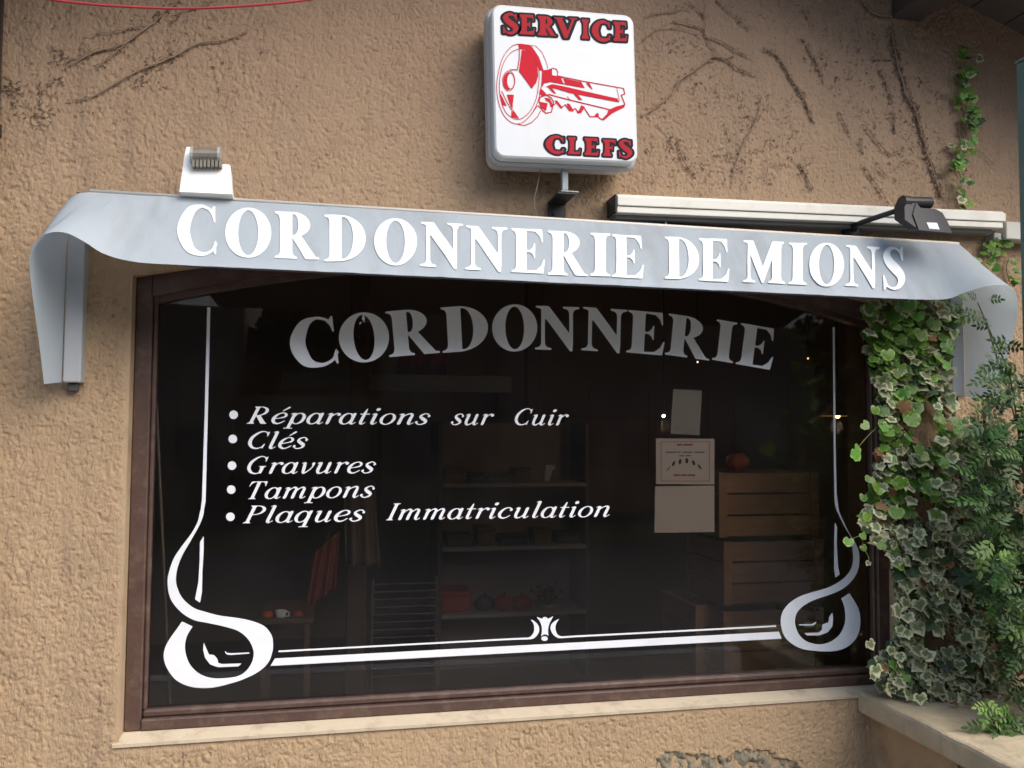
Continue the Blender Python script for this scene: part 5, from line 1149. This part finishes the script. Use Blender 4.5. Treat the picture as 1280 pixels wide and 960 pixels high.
# left: slatted rack, clothes, table
rk = tag(empty('magazine_rack', at(505, 860, 1.3)), 'low dark rack of thin horizontal wires behind the border rule', 'rack')
RKM = mat('rack wire', (.07,.055,.045), .5)
xa_, xb_ = at(465, 780, 1.3)[0], at(545, 780, 1.3)[0]
for k in range(13):
    z = at(500, 730+k*9.5, 1.3)[2]; mb = MB(); mb.tube([(xa_, 1.3, z), (xb_, 1.3, z)], .004, 6); mb.build('wire_shelf', RKM, rk)
for x in (xa_, xb_): mb = MB(); mb.tube([(x, 1.3, .10), (x, 1.3, at(500, 722, 1.3)[2])], .007, 8); mb.build('upright', mat('rack upright', (.12,.085,.06), .5), rk)
def cloth(name, label, cat, quad, Y, m, fold=5):
    e = tag(empty(name, at(*quad[0], Y)), label, cat); nu, nv = 24, 16; mb = MB(); TLq, TRq, BRq, BLq = [at(x, y, Y) for x, y in quad]
    for j in range(nv+1):
        v = j/nv
        for i in range(nu+1):
            u = i/nu; p = lin(lin(TLq, TRq, u), lin(BLq, BRq, u), v); p = p+np.array([0, .022*math.sin(u*fold*3.1+v)*(0.3+v), 0]); mb.v.append(tuple(p))
    mb.f = [(j*(nu+1)+i, j*(nu+1)+i+1, (j+1)*(nu+1)+i+1, (j+1)*(nu+1)+i) for j in range(nv) for i in range(nu)]; o = mb.build('cloth', m, e, smooth=True); md = o.modifiers.new('t', 'SOLIDIFY'); md.thickness = .004
    t = lin(TLq, TRq, .5); mb = MB(); mb.tube([t, t+[0,0,.05], t+[.015,0,.07], t+[.03,0,.05]], .003, 6); mb.build('hook', RKM, e)
    return e
cloth('hanging_bag', 'orange red cloth bag hanging in the left of the shop', 'bag', [(395,690),(424,664),(418,738),(383,765)], 1.2, mat('orange cloth', (.26,.055,.025), .8))
cloth('hanging_apron', 'brown leather apron hanging above the wire rack', 'apron', [(428,600),(468,600),(475,708),(432,706)], 1.35, mat('brown leather', (.20,.12,.08), .6))
cloth('hanging_cloth', 'dark red cloth hanging behind the middle of the arched lettering', 'cloth', [(500,440),(560,440),(556,474),(494,474)], 2.6, mat('dark red cloth', (.25,.03,.025), .8))
tb = tag(empty('side_table', at(355, 860, .95)), 'small dark table behind the left loop of the border', 'table'); tz = float(at(360, 774, .95)[2]); tx0, tx1 = at(322, 774, .95)[0], at(392, 774, .95)[0]
mb = MB(); mb.box((tx0, .95, tz-.02), (tx1, 1.35, tz), .003); mb.build('table_top', mat('table wood', (.16,.10,.06), .5), tb)
for x in (tx0+.015, tx1-.035):
    for y in (.965, 1.31): mb = MB(); mb.box((x, y, .10), (x+.02, y+.02, tz-.021)); mb.build('leg', mat('table wood', (.16,.10,.06), .5), tb)
q = at(351, 774, 1.0); cu = tag(empty('cup', q), 'small white cup on the side table', 'cup'); mb = MB(); mb.lathe(q, [(.0,.001),(.016,.001),(.022,.035),(.019,.035),(.014,.006),(0,.006)], 14); mb.build('cup_body', mat('white card', (.8,.8,.76)), cu, smooth=True)
mb = MB(); mb.tube([q+[.02,0,.03],q+[.032,0,.025],q+[.03,0,.012],q+[.018,0,.01]], .003, 6); mb.build('handle', mat('white card', (.8,.8,.76)), cu)
gourd('small orange pumpkin on the side table left of the white cup', 335, 768, 7, 1.0, ORG, .7); gourd('dull red small pumpkin on the side table right of the white cup', 372, 768, 7.5, 1.02, mat('dull red', (.38,.06,.035), .6), .7)
mb = MB(); mb.tube([at(190.5+5, 500, .2), at(213, 880, .2)], .004, 6); o = mb.build('thin_pole', mat('pale pole', (.34,.26,.20), .6)); tag(o, 'thin pale pole leaning inside the left edge of the window', 'pole')
# timber posts, beam and the pale strip under the ceiling
for pxx, Y in ((448, 1.9), (668, 2.9)):
    x = float(at(pxx, 600, Y)[0]); mb = MB(); mb.box((x-.05, Y, .10), (x+.05, Y+.1, RH-.001), .006); o = mb.build('timber_post', mat('interior timber', (.14,.085,.055), .7, var=.3, vscale=6)); tag(o, 'brown timber post standing inside the shop ' + ('left, behind the word Reparations' if pxx < 500 else 'near the back shelves'), 'post')
z = float(at(500, 478, 2.4)[2]); mb = MB(); mb.box((at(350, 480, 2.4)[0], 2.4, z-.05), (at(640, 480, 2.4)[0], 2.45, z+.05), .004); o = mb.build('wall_board', mat('grey board', (.30,.29,.26), .8)); tag(o, 'long grey board on brackets at the back of the shop left half', 'board')
ccc = mat('terracotta paint', (.34,.15,.08), .85, var=.15); a_, b_ = at(705, 522, 3.3), at(828, 640, 3.3)
mb = MB(); mb.box((a_[0], 3.3, b_[2]), (b_[0], 3.34, a_[2]), .004); o = mb.build('wall_panel', ccc); tag(o, 'terracotta coloured panel on the back wall beside the notices', 'panel')
# lamps that are lit in the photograph
def lamp(label, px, py, Y, r, colr, es, shade=True):
    c = at(px, py, Y); e = tag(empty('pendant_lamp', c), label, 'lamp'); mb = MB(); mb.lathe(c, [(0,-r),(r*.7,-r*.7),(r,0),(r*.7,r*.7),(0,r)], 12); mb.build('bulb', mat('bulb '+label[:12], colr, emit=colr, estr=es), e, smooth=True)
    mb = MB(); mb.tube([c+[0,0,r], (c[0], Y, RH-.001)], .003, 6); mb.build('cord', BLK, e)
    if shade: mb = MB(); mb.lathe(c, [(.012, .07), (.02, .068), (.075, .0)], 18); o = mb.build('lamp_shade', mat('lamp shade', (.30,.22,.12), .5), e, smooth=True)
    if es > 5:
        pl_ = bpy.data.lights.new('bulb_light', 'POINT'); pl_.energy = .45 if not shade else .2; pl_.color = (1, .72, .45); pl_.shadow_soft_size = .03; lo = bpy.data.objects.new('bulb_light', pl_); col.objects.link(lo); lo.location = (0, 0, -.05); lo.parent = e
    return e
lamp('bare bright white bulb glowing beside the small grey paper', 829.5, 520, 1.5, .006, (1,.86,.72), 60, False)
lamp('warm hanging lamp with a conical shade behind the right border line', 1047, 520, .9, .011, (1,.50,.15), 9, True)
lamp('tiny warm lamp far behind the end of the arched lettering', 1010, 448, 2.6, .006, (1,.5,.2), 1.5, False)
lamp('faint ceiling bulb behind the middle of the arched lettering', 872, 452.5, 2.2, .005, (1,.8,.6), 2, False)

# ================================================================== GROUND, STREET AND WHAT THE GLASS REFLECTS
mb = MB(); mb.box((-400, -400, -.5), (400, 400, -.125)); struct('ground', mb, mat('dry grass ground', (.10,.11,.05), .95, var=.3, vscale=2))
mb = MB(); mb.box((-60, -2.9, -.30), (60, .0, 0)); struct('pavement', mb, mat('pavement', (.23,.205,.175), .9, var=.15, vscale=3, bump=.3))
mb = MB(); mb.box((-60, -3.05, -.30), (60, -2.9, .004), .01); struct('kerb', mb, mat('kerb stone', (.34,.33,.31), .85))
mb = MB(); mb.box((-60, -9.5, -.30), (60, -3.05, -.12)); struct('road', mb, mat('asphalt', (.085,.078,.070), .9, var=.2, vscale=20, bump=.4))
def mirror_at(px, py, Y):    # point seen in the glass at a photo position
    d = RT*(px-640)/FPX+UP*(480-py)/FPX+FW; p = EYE+d*((GY-EYE[1])/d[1]); d = d*np.array([1, -1, 1]); return p+d*((Y-p[1])/d[1])
def street_house(label, x0, x1, y0, zt, wc, nwin):
    e = tag(empty('street_house', ((x0+x1)/2, y0, -.12)), label, 'house'); wm = mat('facade '+label[:14], wc, .9, var=.15, vscale=1.5, dirt=tuple(c*.6 for c in wc), dscale=1, damt=.5)
    mb = MB(); mb.box((x0, y0-7, -.12), (x1, y0, zt)); mb.build('wall', wm, e); mb = MB(); mb.prism([(x0-.3, zt), (x1+.3, zt), ((x0+x1)/2, zt+1.6)], y0-7.3, y0+.4); mb.build('roof', TIL, e)
    wdm = mat('dark shutters', (.06,.05,.045), .7); gm_ = mat('dark panes', (.03,.035,.04), .2)
    for k in range(nwin):
        for fz in (.9, 3.6):
            if fz+1.4 > zt: continue
            xc = x0+(x1-x0)*(k+.5)/nwin; mb = MB(); mb.box((xc-.55, y0, fz), (xc+.55, y0+.05, fz+1.4), .01); w_ = mb.build('window', wdm, e)
            mb = MB(); mb.box((xc-.45, y0+.05, fz+.1), (xc+.45, y0+.06, fz+1.3)); mb.build('pane', gm_, w_) if False else None
            for sx_2 in (-1, 1): mb = MB(); mb.box((xc+sx_2*.58-(.5 if sx_2 < 0 else 0), y0, fz), (xc+sx_2*.58+(.5 if sx_2 > 0 else 0), y0+.04, fz+1.4), .005); mb.build('shutter', wdm, e)
    return e
HY = -12.0
xA = float(mirror_at(292, 385, HY)[0]); xB = float(mirror_at(480, 385, HY)[0])
street_house('brown rendered house across the street, left one seen in the glass', xA-11, xA, HY, 5.0, (.10,.075,.06), 4)
street_house('ochre house across the street, right one seen in the glass', xB, xB+14, HY, 5.0, (.095,.07,.055), 5)
TRK = mat('tree bark', (.10,.07,.05), .9, bump=.5, bscale=20); LFM = mat('tree foliage', (.035,.05,.02), .8, var=.4, vscale=3)
def tree(label, x, y, h, r, n_=1500, seed=1):
    rs = random.Random(seed); e = tag(empty('tree', (x, y, -.12)), label, 'tree'); mb = MB(); mb.tube([(x, y, -.12), (x+.1, y, h*.3), (x, y+.1, h*.6), (x+.05, y, h*.85)], [.22, .17, .10, .03], 8)
    for k in range(7): a = rs.uniform(0, 6.28); z = h*rs.uniform(.3,.6); mb.tube([(x, y, z), (x+math.cos(a)*r*.4, y+math.sin(a)*r*.4, z+h*.12), (x+math.cos(a)*r*.75, y+math.sin(a)*r*.75, z+h*.22)], [.07,.045,.015], 6)
    mb.build('trunk', TRK, e, smooth=True); mb = MB()
    for k in range(n_):
        a = rs.uniform(0, 6.28); u = rs.random()**.5; z = rs.uniform(-1, 1); lobe = 1+.3*noise.noise(Vector((math.cos(a)*2, math.sin(a)*2, z*2+seed))); rr = u*math.sqrt(max(0, 1-z*z))*r*lobe
        c = Vector((x+math.cos(a)*rr, y+math.sin(a)*rr, h*.62+z*h*.38*lobe)); s = rs.uniform(.10,.26); d1 = Vector((rs.gauss(0,1), rs.gauss(0,1), rs.gauss(0,1))).normalized(); d2 = d1.orthogonal().normalized()
        mb.add([c-d1*s, c+d2*s*.6, c+d1*s, c-d2*s*.6], [(0,1,2,3)])
    mb.build('crown', LFM, e, fix=False)
cxm = (xA+xB)/2; tw = xB-xA
gz = float(mirror_at(385, 398, HY-3)[2])
tree('dark bushy tree between the two houses across the street', -.32, HY-2, 7.2, .84, 3400, 3)
tree('low dark tree filling the gap behind the road on the left', xA+.2, HY-3, 3.25, 1.2, 2400, 5)
tree('low dark tree filling the gap behind the road on the right', xB-.2, HY-3, 3.45, 1.2, 2400, 8)
tree('round street tree far right beside the ochre house', xB+17, HY, 7, 2.6, 2000, 11)
mb = MB(); mb.box((xA-.0, HY-.9, -.12), (xB+.0, HY-.7, 2.1), .02); o = mb.build('yard_wall', mat('yard wall', (.12,.09,.07), .9)); tag(o, 'plain yard wall joining the two houses across the street', 'wall')
for k, zz in enumerate((4.2, 4.6)):
    mb = MB(); mb.tube(catmull([(-30, -8, zz+1.5), (-10, -8, zz+.2), (0, -8, zz), (10, -8, zz+.2), (30, -8, zz+1.5)], False, 6), .02, 6); o = mb.build('overhead_cable', BLK, smooth=True); tag(o, ('lower' if k == 0 else 'upper')+' black overhead cable strung along the street', 'cable')
